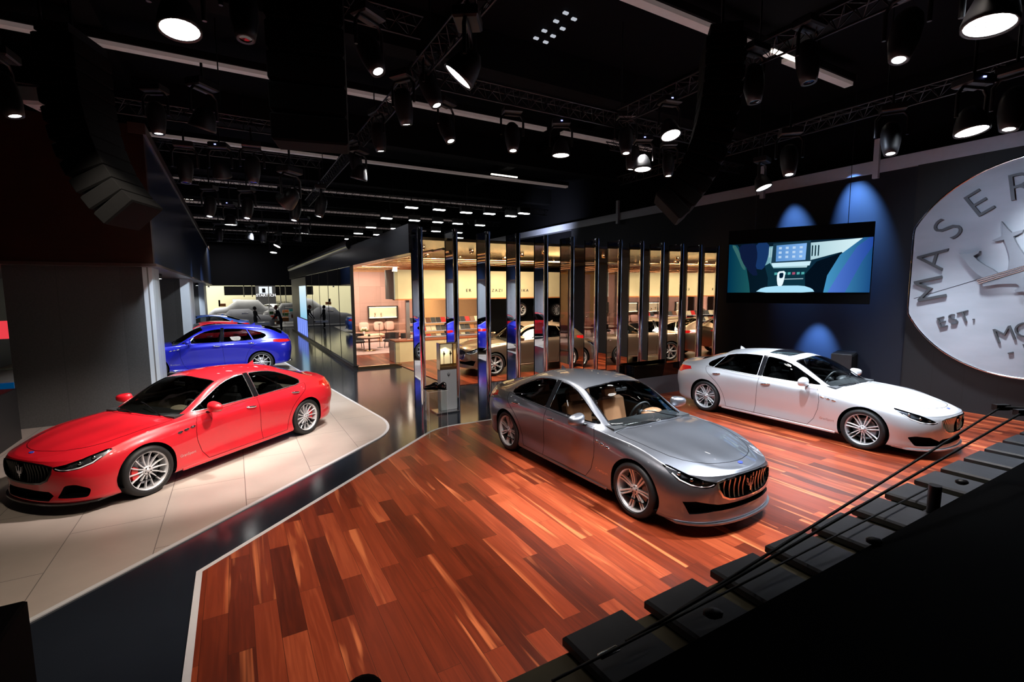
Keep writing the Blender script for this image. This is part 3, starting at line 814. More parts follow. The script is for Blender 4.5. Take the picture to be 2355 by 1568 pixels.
# tall hatchback body
def _lz(z): return float(np.interp(z,[.16,.30,.52,.74,.95,1.02,1.46],[.27,.38,.64,.93,1.115,1.18,1.68]))
NET_L=[[list(p) for p in st] for st in NET]
for i,(k6,k7) in {12:((-1.14,.60,1.372),(-1.12,0,1.438)),13:((-1.52,.585,1.335),(-1.52,0,1.400)),14:((-1.90,.57,1.255),(-1.95,0,1.330)),15:((-2.17,.57,1.12),(-2.24,0,1.20)),16:((-2.36,.46,1.045),(-2.40,0,1.09))}.items():
    NET_L[i][6]=list(k6); NET_L[i][7]=list(k7)
NET_L[14][5]=[-1.84,.82,1.01]; NET_L[15][5]=[-2.12,.765,1.005]
WIN_L={'window_front':round_poly([(.745,.974),(.57,1.065),(.40,1.155),(.25,1.225),(.10,1.280),(-.05,1.315),(-.20,1.335),(-.352,1.342),(-.322,.985)],.03),
       'window_rear':round_poly([(-.43,.987),(-.462,1.345),(-.70,1.342),(-.95,1.325),(-1.10,1.308),(-1.26,1.008)],.02),
       'window_quarter':round_poly([(-1.15,1.302),(-1.35,1.265),(-1.55,1.21),(-1.68,1.15),(-1.70,1.10),(-1.60,1.045),(-1.31,1.012)],.02)}
RG_L=[(-1.62,-.01),(-1.62,.30),(-1.63,.46),(-1.72,.50),(-2.10,.52),(-2.20,.45),(-2.235,.25),(-2.24,-.01)]
def spec_of(**k):
    b=dict(wb=2.998,R=.345,win=WIN_G,ws=WS,rg=RG,hood=HOOD,fd=FD_G,rd=RD_G,hl=HL_G,drl=DRL_G,proj=[(.61,.630),(.69,.652),(.755,.70)],grille=GR_G,
     intake=[[(-.01,.30),(.50,.30),(.74,.272),(.80,.415),(.70,.430),(.46,.380),(-.01,.370)]],tl=TL,
     handle={'front_door':(-.22,.845),'rear_door':(-1.22,.893)},bpillar=[((-.376,.985),(-.407,1.378),(.046,0))],vents=[(1.03,.752),(.93,.768),(.83,.784)],
     seat=M['tan'],wheel=dict(n=7,twin=.022,w0=.010,w1=.011))
    b.update(k); return b
def long_body(**k):
    b=spec_of(fx=QX,fz=QZ,wb=3.171,R=.352,win=WIN_Q,hl=HL_Q,grille=GR_Q,antx=-1.28,bpillar=[((-.376,.985),(-.407,1.378),(.046,0))],
      sunroof=[(.02,-.01),(.0,.30),(-.04,.42),(-.42,.43),(-.43,-.01)]); b.update(k); return b
def tall_body(**k):
    b=spec_of(net=NET_L,fz=_lz,wb=3.004,R=.375,win=WIN_L,rg=RG_L,antx=-1.35,wheel=dict(n=10,twin=0,w0=.013,w1=.011),
      tl=[(.45,.90),(.62,.955),(.82,.985),(.90,.93),(.86,.86),(.70,.86),(.50,.865)]); b.update(k); return b
ORD=['first','second','third','fourth','fifth','sixth','seventh','eighth','ninth','tenth','eleventh','twelfth','thirteenth']
# ------------------------------------------------------------------ structure materials
def wood_floor():
    m,nt,b=newmat('walnut_planks'); L=nt.links.new; N=nt.nodes.new
    tc=N('ShaderNodeTexCoord'); mp=N('ShaderNodeMapping'); mp.inputs['Rotation'].default_value=(0,0,-TH-math.pi/2)
    L(tc.outputs['Object'],mp.inputs['Vector'])
    br=N('ShaderNodeTexBrick'); br.offset=.37; br.offset_frequency=2; br.inputs['Scale'].default_value=1
    br.inputs['Brick Width'].default_value=1.55; br.inputs['Row Height'].default_value=.19; br.inputs['Mortar Size'].default_value=.0015; br.inputs['Mortar Smooth'].default_value=.1
    br.inputs['Color1'].default_value=(0,0,0,1); br.inputs['Color2'].default_value=(1,1,1,1); br.inputs['Mortar'].default_value=(.4,.4,.4,1)
    L(mp.outputs['Vector'],br.inputs['Vector'])
    # grain: noise stretched along the plank, shifted per plank
    sh=N('ShaderNodeMath'); sh.operation='MULTIPLY'; sh.inputs[1].default_value=37.0; L(br.outputs['Color'],sh.inputs[0])
    cb=N('ShaderNodeCombineXYZ'); L(sh.outputs[0],cb.inputs['Y']); L(sh.outputs[0],cb.inputs['Z'])
    ad=N('ShaderNodeVectorMath'); ad.operation='ADD'; L(mp.outputs['Vector'],ad.inputs[0]); L(cb.outputs[0],ad.inputs[1])
    sc=N('ShaderNodeVectorMath'); sc.operation='MULTIPLY'; sc.inputs[1].default_value=(.75,12,1); L(ad.outputs[0],sc.inputs[0])
    n1=N('ShaderNodeTexNoise'); n1.inputs['Scale'].default_value=1.6; n1.inputs['Detail'].default_value=6; n1.inputs['Distortion'].default_value=1.2; L(sc.outputs[0],n1.inputs['Vector'])
    s2=N('ShaderNodeVectorMath'); s2.operation='MULTIPLY'; s2.inputs[1].default_value=(.42,6.5,1); L(ad.outputs[0],s2.inputs[0])
    n2=N('ShaderNodeTexNoise'); n2.inputs['Scale'].default_value=1.0; n2.inputs['Detail'].default_value=3; n2.inputs['Distortion'].default_value=.6; L(s2.outputs[0],n2.inputs['Vector'])
    # plank tone + grain -> ramp
    a=N('ShaderNodeMath'); a.operation='MULTIPLY_ADD'; a.inputs[1].default_value=.50; L(br.outputs['Color'],a.inputs[0])
    g=N('ShaderNodeMath'); g.operation='MULTIPLY'; g.inputs[1].default_value=.50; L(n1.outputs['Fac'],g.inputs[0]); L(g.outputs[0],a.inputs[2])
    r=N('ShaderNodeValToRGB'); e=r.color_ramp.elements
    e[0].position=.12; e[0].color=(.040,.0065,.0028,1); e[1].position=.85; e[1].color=(.42,.085,.030,1)
    k=e.new(.38); k.color=(.135,.020,.0068,1); k=e.new(.62); k.color=(.24,.038,.0125,1)
    L(a.outputs[0],r.inputs['Fac'])
    # pale sapwood streaks
    r2=N('ShaderNodeValToRGB'); r2.color_ramp.elements[0].position=.60; r2.color_ramp.elements[1].position=.70; L(n2.outputs['Fac'],r2.inputs['Fac'])
    mx=N('ShaderNodeMix'); mx.data_type='RGBA'; mx.inputs['B'].default_value=(.56,.15,.052,1); L(r.outputs['Color'],mx.inputs['A']); L(r2.outputs['Color'],mx.inputs['Factor'])
    mo=N('ShaderNodeMix'); mo.data_type='RGBA'; mo.inputs['B'].default_value=(.03,.008,.004,1); L(mx.outputs['Result'],mo.inputs['A']); L(br.outputs['Fac'],mo.inputs['Factor'])
    L(mo.outputs['Result'],b.inputs['Base Color']); b.inputs['Roughness'].default_value=.30; b.inputs['Specular IOR Level'].default_value=.45
    return m
def stone_floor():
    m,nt,b=newmat('pale_stone_tiles'); L=nt.links.new; N=nt.nodes.new
    tc=N('ShaderNodeTexCoord'); mp=N('ShaderNodeMapping'); mp.inputs['Rotation'].default_value=(0,0,-TH-math.pi/2); L(tc.outputs['Object'],mp.inputs['Vector'])
    br=N('ShaderNodeTexBrick'); br.offset=.5; br.inputs['Scale'].default_value=1; br.inputs['Brick Width'].default_value=1.8; br.inputs['Row Height'].default_value=.9; br.inputs['Mortar Size'].default_value=.004
    br.inputs['Color1'].default_value=(.42,.355,.31,1); br.inputs['Color2'].default_value=(.47,.405,.36,1); br.inputs['Mortar'].default_value=(.12,.10,.09,1); L(mp.outputs['Vector'],br.inputs['Vector'])
    no=N('ShaderNodeTexNoise'); no.inputs['Scale'].default_value=1.7; no.inputs['Detail'].default_value=7; L(tc.outputs['Object'],no.inputs['Vector'])
    r=N('ShaderNodeMapRange'); r.inputs['To Min'].default_value=.80; r.inputs['To Max'].default_value=1.12; L(no.outputs['Fac'],r.inputs['Value'])
    v=N('ShaderNodeVectorMath'); v.operation='SCALE'; L(br.outputs['Color'],v.inputs[0]); L(r.outputs['Result'],v.inputs['Scale']); L(v.outputs[0],b.inputs['Base Color'])
    b.inputs['Roughness'].default_value=.42; return m
def panel_mat(name,col,w,line=(.003,.003,.004),rough=.6,axis='U',tex=0.0,gap=.012,h=50):
    """wall cladding with vertical joints every w metres along its length"""
    m,nt,b=newmat(name); L=nt.links.new; N=nt.nodes.new
    tc=N('ShaderNodeTexCoord'); mp=N('ShaderNodeMapping'); mp.inputs['Rotation'].default_value=(0,0,-TH if axis=='U' else -TH-math.pi/2); L(tc.outputs['Object'],mp.inputs['Vector'])
    sx=N('ShaderNodeSeparateXYZ'); L(mp.outputs['Vector'],sx.inputs[0]); cb=N('ShaderNodeCombineXYZ'); L(sx.outputs['X'],cb.inputs['X']); L(sx.outputs['Z'],cb.inputs['Y'])
    br=N('ShaderNodeTexBrick'); br.offset=0; br.inputs['Scale'].default_value=1; br.inputs['Brick Width'].default_value=w; br.inputs['Row Height'].default_value=h; br.inputs['Mortar Size'].default_value=gap
    br.inputs['Color1'].default_value=(*[c*.9 for c in col],1); br.inputs['Color2'].default_value=(*[c*1.1 for c in col],1); br.inputs['Mortar'].default_value=(*line,1); L(cb.outputs[0],br.inputs['Vector'])
    no=N('ShaderNodeTexNoise'); no.inputs['Scale'].default_value=40 if tex>.3 else 3; no.inputs['Detail'].default_value=5; L(tc.outputs['Object'],no.inputs['Vector'])
    r=N('ShaderNodeMapRange'); r.inputs['To Min'].default_value=1-tex; r.inputs['To Max'].default_value=1+tex; L(no.outputs['Fac'],r.inputs['Value'])
    v=N('ShaderNodeVectorMath'); v.operation='SCALE'; L(br.outputs['Color'],v.inputs[0]); L(r.outputs['Result'],v.inputs['Scale']); L(v.outputs[0],b.inputs['Base Color'])
    b.inputs['Roughness'].default_value=rough; return m
def grain_mat(name,c1,c2,rough=.4,stretch=(1,1,14)):
    m,nt,b=newmat(name); L=nt.links.new; N=nt.nodes.new
    tc=N('ShaderNodeTexCoord'); mp=N('ShaderNodeMapping'); mp.inputs['Scale'].default_value=stretch; L(tc.outputs['Object'],mp.inputs['Vector'])
    no=N('ShaderNodeTexNoise'); no.inputs['Scale'].default_value=2; no.inputs['Detail'].default_value=6; L(mp.outputs['Vector'],no.inputs['Vector'])
    mx=N('ShaderNodeMix'); mx.data_type='RGBA'; mx.inputs['A'].default_value=(*c1,1); mx.inputs['B'].default_value=(*c2,1); L(no.outputs['Fac'],mx.inputs['Factor']); L(mx.outputs['Result'],b.inputs['Base Color'])
    b.inputs['Roughness'].default_value=rough; return m
M['wood']=wood_floor(); M['stone']=stone_floor()
M['aisle']=pm('dark_gloss_floor',(.014,.018,.026),.13,var=.12,scale=3,spec=.65)
M['edge_strip']=pm('floor_edge_strip',(.60,.60,.62),.4,var=.06)
M['mirror']=pm('mirror_steel',(.82,.82,.83),.015,metal=1,bump=.03,scale=2.5)
M['bronze_ceiling']=pm('bronze_ceiling',(.16,.115,.06),.22,metal=.8,var=.1,scale=2)
M['brass']=pm('brass_tube',(.75,.55,.32),.18,metal=1,var=.1)
M['navy_wall']=panel_mat('navy_wall',(.0015,.0035,.011),1.2,rough=.7,axis='V',tex=.25,gap=.003)
M['charcoal_panel']=panel_mat('charcoal_panel',(.006,.007,.009),.50,rough=.55,axis='V',tex=.1,gap=.008)
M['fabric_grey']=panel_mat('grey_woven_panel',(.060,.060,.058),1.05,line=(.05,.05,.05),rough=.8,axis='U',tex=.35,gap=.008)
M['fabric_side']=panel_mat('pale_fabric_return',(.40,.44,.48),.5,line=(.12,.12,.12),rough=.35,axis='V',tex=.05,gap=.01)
M['dark_wood']=grain_mat('dark_walnut_cladding',(.022,.008,.004),(.045,.015,.008),.35,(1,1,9))
M['soffit']=pm('soffit_brown',(.06,.035,.028),.4,var=.15)
M['navy_fascia']=pm('navy_fascia',(.006,.014,.045),.3,var=.1)
M['ceil_black']=pm('ceiling_black',(.004,.004,.0055),.95,var=.2,spec=.1)
M['beam_black']=pm('beam_black',(.006,.006,.007),.9,var=.2,spec=.1)
M['tray']=pm('light_tray_bounce_glow',(.50,.48,.48),.5,emit=(.9,.70,.66),es=.085,var=.1)  # tubes are off; bounced pinkish light is put in as faint emission
M['cream']=pm('cream_panel',(.62,.54,.34),.6,var=.10,scale=2.5)
M['pink_wall']=panel_mat('taupe_wall',(.42,.26,.21),1.1,line=(.22,.13,.10),rough=.6,axis='U',tex=.05,gap=.004,h=1.0)
M['white_trim']=pm('pale_beam',(.45,.48,.58),.5,var=.08)
M['shop_wood']=M['wood']
M['facade_glass']=glassy('facade_glass',(.55,.58,.56),.30)
M['clear_glass']=glassy('shop_glass',(.88,.9,.9),.02)
M['black_fascia']=pm('black_gloss_fascia',(.012,.013,.016),.25,var=.1)
M['light_warm']=emis('warm_lamp',(1,.80,.50),14)
M['light_white']=emis('white_lamp',(.95,.97,1),16)
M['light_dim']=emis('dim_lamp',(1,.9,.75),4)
M['lens_lit']=emis('lens_lit',(1,.98,.95),12)
M['lens_pink']=emis('lens_pink',(1,.82,.80),12)

def poly_obj(name,pts,z0,z1,mat):
    """flat slab from (u,v) outline"""
    mb=MB(); P=[uv(u,v)[:2] for u,v in pts]
    mb.prism(P,z1-z0,Matrix.Translation((0,0,z0))); return mb.build(name,mat)
def struct(o): o['kind']='structure'; return o
def uvbox(name,u0,u1,v0,v1,z0,z1,mat,parent=None,bev=0):
    c=uv((u0+u1)/2,(v0+v1)/2,(z0+z1)/2); mb=MB()
    if parent is None:
        mb.box((0,0,0),(u1-u0,v1-v0,z1-z0),bev=bev); o=mb.build(name,mat); o.location=c; o.rotation_euler=(0,0,TH); UVB.append(o); return o
    L_=Vector(c); Rz=0.0
    if parent in UVB: L_=Matrix.Rotation(-TH,3,'Z')@(L_-parent.location)
    else: Rz=TH
    mb.box(L_,(u1-u0,v1-v0,z1-z0),Rz,bev=bev); return mb.build(name,mat,parent)
UVB=[]
def uvb(mb,u0,u1,v0,v1,z0,z1,bev=0): return mb.box(uv((u0+u1)/2,(v0+v1)/2,(z0+z1)/2),(u1-u0,v1-v0,z1-z0),TH,bev=bev)
def strip(name,pts,w,z,mat,h=.004):
    """thin inlay following a polyline (u,v), its width lying to the left of the path"""
    mb=MB(); P=[Vector(uv(*p)[:2]) for p in pts]; n=len(P); L=[]
    for i,p in enumerate(P):
        t=(P[min(i+1,n-1)]-P[max(i-1,0)]).normalized(); L.append(p+Vector((-t.y,t.x))*w)
    for i in range(n-1):
        mb.prism([P[i],P[i+1],L[i+1],L[i]],h,Matrix.Translation((0,0,z)))
    return mb.build(name,mat)

# floor: dark glossy base, stone platform, walnut platform
struct(poly_obj('floor',[(-22,-6),(22,-6),(22,70),(-22,70)],-.2,0,M['aisle']))
def bez(a,b,c,n=10): return [tuple(a[i]*(1-t)**2+2*b[i]*t*(1-t)+c[i]*t*t for i in (0,1)) for t in [k/n for k in range(n+1)]]
C1=bez((2.12,8.95),(2.78,9.52),(2.66,10.6)); C2=bez((4.15,9.05),(3.5,9.12),(3.15,8.77))
stone=[(-9,-1.3),(-1.73,5.4)]+C1+[(1.49,22.03),(1.25,23.5),(-12,24.5),(-12,-1)]
struct(poly_obj('floor',stone,0,.012,M['stone']))
st=strip('trim_2',[(-3.6,3.68),(-1.73,5.4)]+C1+[(1.49,22.03)],-.055,.001,M['edge_strip'],.013); struct(st)
struct(poly_obj('floor',[(-12,25.2),(1.2,24.6),(.5,40),(-12,40)],0,.012,M['stone']))
woodp=[(-.42,-3),(14.25,-3),(14.25,9.05)]+C2+[(-.42,5.51)]
struct(poly_obj('floor',woodp,0,.016,M['wood']))
struct(strip('trim_1',[(14.2,9.05)]+C2+[(-.42,5.51),(-.42,1.0)],-.06,.001,M['edge_strip'],.018))
# shop floor with a brass lit kerb
struct(poly_obj('floor',[(3.95,17.8),(5.3,17.75),(5.45,12.95),(14.0,12.95),(14.0,29.6),(3.95,29.6)],0,.02,M['wood']))
struct(uvbox('trim_3',3.75,5.35,17.55,17.72,.0,.09,M['brass']))
# ceiling with beams and light trays
struct(poly_obj('ceiling',[(-24,-8),(24,-8),(24,75),(-24,75)],8.0,8.1,M['ceil_black']))
for i,v in enumerate((3.2,9.3,15.4,21.5,27.6,33.7,39.8,46)):
    struct(uvbox('ceiling_beam',-22,22,v-.22,v+.22,7.25,8.0,M['beam_black']))
for i,u in enumerate((-8,-2,4,10,16)):
    struct(uvbox('ceiling_beam',u-.18,u+.18,-6,70,7.72,8.0,M['beam_black']))
k=0
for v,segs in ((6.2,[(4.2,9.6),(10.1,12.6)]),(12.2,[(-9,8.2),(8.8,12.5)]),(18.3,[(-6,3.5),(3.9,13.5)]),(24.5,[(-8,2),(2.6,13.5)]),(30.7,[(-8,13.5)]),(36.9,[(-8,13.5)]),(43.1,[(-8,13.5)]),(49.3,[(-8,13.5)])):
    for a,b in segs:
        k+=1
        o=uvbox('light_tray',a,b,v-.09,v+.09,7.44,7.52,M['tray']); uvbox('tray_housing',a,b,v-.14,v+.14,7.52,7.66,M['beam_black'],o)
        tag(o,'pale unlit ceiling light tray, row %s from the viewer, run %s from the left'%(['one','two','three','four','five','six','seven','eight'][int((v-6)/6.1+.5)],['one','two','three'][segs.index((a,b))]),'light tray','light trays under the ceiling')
# a few lit tubes
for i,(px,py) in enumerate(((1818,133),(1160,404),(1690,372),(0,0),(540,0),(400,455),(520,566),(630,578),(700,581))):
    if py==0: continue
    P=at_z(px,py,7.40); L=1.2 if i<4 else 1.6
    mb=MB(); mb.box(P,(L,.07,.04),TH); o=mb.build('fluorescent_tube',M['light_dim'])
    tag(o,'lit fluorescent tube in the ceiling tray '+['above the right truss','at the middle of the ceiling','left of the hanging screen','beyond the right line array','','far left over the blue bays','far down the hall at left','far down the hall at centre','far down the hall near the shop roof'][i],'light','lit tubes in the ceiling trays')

# right wall: navy plaster, charcoal panels, steel top band
struct(uvbox('wall_right',14.3,14.6,5.36,19.0,0,5.70,M['navy_wall']))
struct(uvbox('wall_right',14.22,14.6,-6,5.36,0,5.70,M['charcoal_panel']))
struct(uvbox('wall_back_right',14.3,14.6,19.0,30,0,4.0,M['navy_wall']))
struct(uvbox('trim_4',14.2,14.6,-6,30,5.70,6.0,M['white_trim']))
for v in (6.2,9.2,12.4,15.6):
    struct(uvbox('trim_5',14.1,14.2,v-.06,v+.06,5.55,6.5,M['white_trim']))
struct(uvbox('wall_right_far',14.7,15,-6,50,0,8,M['ceil_black']))
struct(uvbox('wall_far',-24,16,68,68.3,0,8,M['ceil_black']))
struct(uvbox('wall_left',-14.2,-14,-6,68,0,8,M['ceil_black']))
struct(uvbox('wall_behind',-14,16,-6.2,-6,0,8,M['ceil_black']))
# header over the neighbouring hall
struct(uvbox('wall_header',-24,14.2,47,47.3,3.3,8,M['ceil_black']))

# left building: wood clad fascia on fabric pillars
struct(uvbox('wall_fascia_front',-14,-1.45,13.05,13.3,3.42,6.3,M['dark_wood']))
struct(uvbox('wall_fascia_side',-1.66,-1.45,13.3,48,3.42,6.3,M['navy_fascia']))
struct(uvbox('trim_6',-1.70,-1.40,13.02,48,6.12,6.34,M['soffit']))
struct(uvbox('ceiling_soffit',-14,-1.40,13.02,48,3.36,3.42,M['soffit']))
def pillar(u0,u1,v0,v1,ch,n):
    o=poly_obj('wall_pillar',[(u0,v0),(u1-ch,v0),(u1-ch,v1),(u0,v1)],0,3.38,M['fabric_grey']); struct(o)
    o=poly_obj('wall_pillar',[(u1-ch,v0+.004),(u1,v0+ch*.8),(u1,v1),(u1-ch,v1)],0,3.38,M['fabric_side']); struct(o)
pillar(-3.95,-1.55,13.43,14.75,.16,1)
pillar(-3.95,-1.60,24.6,27.6,.3,2); pillar(-3.95,-1.6,37,40.5,.3,3)
struct(uvbox('wall_bay_back',-7.9,-7.7,13.4,48,0,3.38,M['charcoal_panel']))

# glass-fronted shop: roof slab, facade, back walls
struct(uvbox('wall_roof_edge',3.55,14.2,11.0,11.1,4.0,4.2,M['black_fascia'])) if 0 else None
o=MB(); uvb(o,3.60,3.85,11.0,38.2,3.68,4.35); 
P=[uv(3.72,v,4.42) for v in (17.6,38.2)]; o.tube(P,.22,16); struct(o.build('wall_shop_fascia',M['black_fascia']))
struct(uvbox('ceiling_shop',3.85,14.2,12.2,29.7,4.12,4.2,M['bronze_ceiling']))
struct(uvbox('wall_shop_back',3.9,14.2,29.6,29.8,0.02,4.12,M['pink_wall']))
struct(uvbox('wall_shop_left',3.9,4.0,25.4,29.6,0.02,3.6,M['pink_wall']))
struct(uvbox('floor_shop_rear',3.9,14.2,29.8,38,0.0,.02,M['aisle']))
struct(uvbox('trim_7',3.60,3.78,17.62,38,.0,.12,M['black']))
struct(uvbox('trim_8',3.62,3.72,17.58,17.66,.12,3.70,M['black']))
for i in range(5):
    v0=17.66+i*2.46; g=uvbox('window_%d'%(i+1),3.66,3.675,v0,v0+2.44,.12,3.68,M['facade_glass']); struct(g)
    f=uvbox('window_frame',3.65,3.69,v0+2.435,v0+2.465,.12,3.68,M['steel_dark'],g)
struct(uvbox('window_9',3.70,5.3,17.60,17.61,.09,3.68,M['clear_glass']))
# brass ceiling slats
for i in range(12):
    v=16.2+i*1.05; mb=MB(); mb.tube([uv(3.95,v,3.92),uv(14.1,v,3.92)],.05,8)
    tag(mb.build('ceiling_slat',M['brass']),'brass tube running across under the bronze shop ceiling','ceiling slat','brass tubes under the shop ceiling')
for i in range(3):
    u=3.98+i*.28; mb=MB(); mb.tube([uv(u,11.2,3.72+i*.05),uv(u,25,3.72+i*.05)],.035,8)
    tag(mb.build('ceiling_rail',M['brass']),'brass rail along the left edge of the shop ceiling, '+['nearest the aisle','the middle one of three','farthest from the aisle'][i],'ceiling rail','brass rails at the ceiling edge')
random.seed(3)
dn=[(5.0,14.0),(6.9,14.6),(8.2,13.8),(9.2,15.2),(10.3,14.2),(11.3,15.4),(12.4,14.4),(13.2,16),(6.2,16.9),(7.8,17.6),(5.0,19.4),(9.6,17.2),(11,18.4),(12.6,18)]
for i,(u,v) in enumerate(dn):
    t=empty('downlight',uv(u,v,4.12),TH,'small warm downlight in the bronze shop ceiling, place %s counting in from the fins'%(ORD+['fourteenth'])[i],'light','downlights in the shop ceiling')
    MB().lathe([(.075,-.10),(.085,-.10),(.085,0)],16,caps=False).build('housing',M['brass'],t)
    MB().lathe([(.001,-.09),(.074,-.09)],16,caps=False).build('lens',M['light_warm'],t)
    if i%2==0: spot(uv(u,v,4.0),uv(u,v,0),300,(1,.80,.55),110,.7,.07)
area(uv(5.8,21.6,3.7),uv(5.8,23,0),300,2.2,1.5,(1,.78,.64))  # unseen area lights added to brighten the shop
area(uv(6.6,26.6,3.7),uv(6.8,28.6,.4),480,3.2,1.2,(1,.76,.62))
area(uv(9.5,15.6,4.05),uv(9,17.5,1.2),300,5,.6,(1,.80,.52))
spot(uv(6.4,15.6,4.0),uv(6.2,18.4,2.6),220,(1,.84,.55),90,.6,.06)
spot(uv(9.4,15.6,4.0),uv(9.4,18.4,2.6),220,(1,.84,.55),90,.6,.06)
area(uv(8.8,12.0,3.9),uv(8.6,14.7,.4),220,4,.5,(1,.85,.66))
# booth beyond the header
area(uv(-6,56,6.5),uv(-6,57,0),2300,16,8,(1,.95,.82))
area(uv(3.2,56,6.5),uv(3.2,57,0),450,4,8,(1,.95,.82))
area(uv(-4,43.5,6.2),uv(-4,44.5,0),900,10,3,(1,.96,.9))  # unseen light added to brighten the covered cars
# blue washes on the navy wall
for px,py,tx,ty,pw,an in ((1985,395,1975,470,260,34),(1822,460,1830,520,170,34),(1880,700,1880,790,150,40)):
    T=at_u(tx,ty,14.3); S=Vector(uv(13.55,0,0)); tu,tv=to_uv(T.x,T.y)
    z=T.z+1.5 if py<690 else T.z+1.3
    spot(uv(13.5,tv+(.25 if py<690 else 0),z),(T.x,T.y,T.z-.35),pw*17,(.16,.40,1),an*1.15,1.0,.05)
# medallion key
spot(UVv(9.6,2.2,5.3),UVv(14,2.6,3.6),1500,(.86,.92,1),34,1.0,.1)
spot(UVv(8.5,4.6,5.3),UVv(14,3.6,2.9),300,(.66,.78,1),70,1.0,.1)
# ------------------------------------------------------------------ the cars
P_red=paint('red_paint',(.60,.009,.020),metal=.0,rough=.38,inner=(.05,.045,.035))
P_grey=paint('grey_metallic_paint',(.22,.23,.26),metal=.92,rough=.36,flake=.08,inner=(.02,.02,.02))
P_silver=paint('silver_metallic_paint',(.66,.67,.70),metal=.6,rough=.36,flake=.08,inner=(.03,.03,.03))
P_blue=paint('blue_paint',(.012,.016,.42),metal=.35,rough=.30)
P_bronze=paint('bronze_metallic_paint',(.36,.25,.17),metal=.85,rough=.34,flake=.05)
P_steelblue=paint('steel_blue_paint',(.05,.12,.42),metal=.5,rough=.35)
W15=dict(n=14,twin=0,w0=.010,w1=.0075,bend=.006,rimmat='rim_silver'); W7=dict(n=7,twin=.023,w0=.011,w1=.012,rimmat='rim_silver'); W6=dict(n=7,twin=.030,w0=.009,w1=.010,ph=.3,rimmat='rim_silver')
make_car(spec_of(paint=P_red,loc=(-5.3942,8.1404,.012),rz=4.378,wheel=W15,caliper='caliper_red',seat=M['dark_leather'],hoodmat=M['beige'],trimmat=M['beige'],
   grille_trim=M['gloss_black'],barmat=M['gloss_black'],lipmat=M['gloss_black'],bars=9,ventmat=M['gloss_black'],trim=M['satin'],
   intake=[round_poly([(.50,.240),(.78,.225),(.80,.33),(.70,.405),(.60,.40)],.03),[(-.01,.20),(.40,.20),(.46,.27),(.40,.32),(-.01,.33)]],
   label='glossy red four-door sedan with red brake calipers on the pale stone platform'))
make_car(spec_of(paint=P_grey,loc=(1.4769,7.4353,.016),rz=-1.0232,wheel=W7,seat=M['tan'],hoodmat=M['tan'],
   label='dark grey metallic sedan with tan seats on the walnut floor, nearest the viewer'))
make_car(long_body(paint=P_silver,loc=(6.0404,9.9959,.016),rz=-1.0231,wheel=W6,seat=M['dark_leather'],hoodmat=M['dash'],bars=9,
   intake=[round_poly([(.40,.235),(.78,.225),(.84,.36),(.78,.385),(.62,.37),(.45,.30)],.02),[(-.01,.25),(.40,.235),(.45,.30),(.38,.33),(-.01,.335)]],
   label='long silver sedan with sunroof on the walnut floor before the navy wall'))
make_car(tall_body(paint=P_blue,loc=(-10.354,16.355,.012),rz=math.radians(211),label='bright blue high-roofed hatchback parked behind the red sedan',seat=M['dark_leather'],lod=1,ns=7))
make_car(tall_body(paint=P_bronze,loc=(.28,17.1,.02),rz=math.radians(210),label='bronze high-roofed hatchback inside the shop behind the mirror fins',seat=M['dark_leather'],lod=1,ns=7,wheel=dict(n=7,twin=.02,w0=.010,w1=.009,rimmat='rim_silver')))
P=uv(-1.2,25.9,.012); make_car(spec_of(paint=P_red,loc=P,rz=math.radians(211),label='red sedan whose roof shows behind the blue hatchback',lod=2,ns=5,seat=M['dark_leather'],wheel=dict(n=10,w0=.012,w1=.01,detail=0)))
P=uv(-1.7,33.5,.012); make_car(spec_of(paint=P_steelblue,loc=P,rz=math.radians(211),label='steel blue low car farthest back in the left bays',lod=2,ns=5,seat=M['dark_leather'],wheel=dict(n=10,w0=.012,w1=.01,detail=0)))

# ------------------------------------------------------------------ mirror fins
ORD=['first','second','third','fourth','fifth','sixth','seventh','eighth','ninth','tenth','eleventh','twelfth','thirteenth']
for k in range(13):
    u=3.66+.842*k
    t=empty('mirror_fin',uv(u,10.4,0),TH-math.radians(min(9,max(0,(k-2)*1.05))),'tall mirrored steel fin with rounded chrome edge, %s from the left in the row'%ORD[k],'mirror fin','mirrored fins in a row')
    MB().box((0,.30,2.1),(.035,.50,4.2)).build('mirror_panel',M['mirror'],t)
    MB().lathe([(.062,0),(.062,4.2)],24,(0,0,0)).build('chrome_edge',M['chrome'],t)
    MB().box((0,.565,2.1),(.05,.03,4.2)).build('end_strip',M['gloss_black'],t)
# ------------------------------------------------------------------ watch display and shoe stand between the fins
t=empty('watch_display',uv(4.18,10.35,0),TH,'tall grey display plinth with lit glass case of watches among the fins','display case')
MB().box((-.04,-.05,.02),(.56,.40,.04),bev=.01).build('base_plate',M['satin'],t)
MB().box((.04,0,.52),(.40,.20,.96),bev=.01).build('column',pm('plinth_grey',(.34,.35,.36),.4),t)
c=MB().box((.04,0,1.03),(.42,.21,.06)).build('case_floor',M['brass'],t)
for (a,b,z,d) in ((-.16,0,1.33,(.015,.2,.56)),(.24,0,1.33,(.015,.2,.56)),(.04,0,1.60,(.42,.2,.015)),(.04,.10,1.33,(.40,.01,.54))):
    MB().box((a,b,z),d).build('case_frame',M['brass'],t)
MB().box((.04,-.10,1.33),(.40,.006,.54)).build('case_glass',M['clear_glass'],t)
e=MB(); trident(e,.07,.004,Matrix.Translation((.04,-.102,.86))@Matrix.Rotation(math.pi/2,4,'X')); e.build('trident_emblem',M['black'],t)
spot(uv(4.2,10.3,1.56),uv(4.2,10.32,1.0),16,(1,.85,.6),120,.5,.03); spot(uv(3.2,7.4,5.4),uv(4.1,10.2,.5),700,NEU,22,.6,.1)  # second spot added to brighten the plinth column
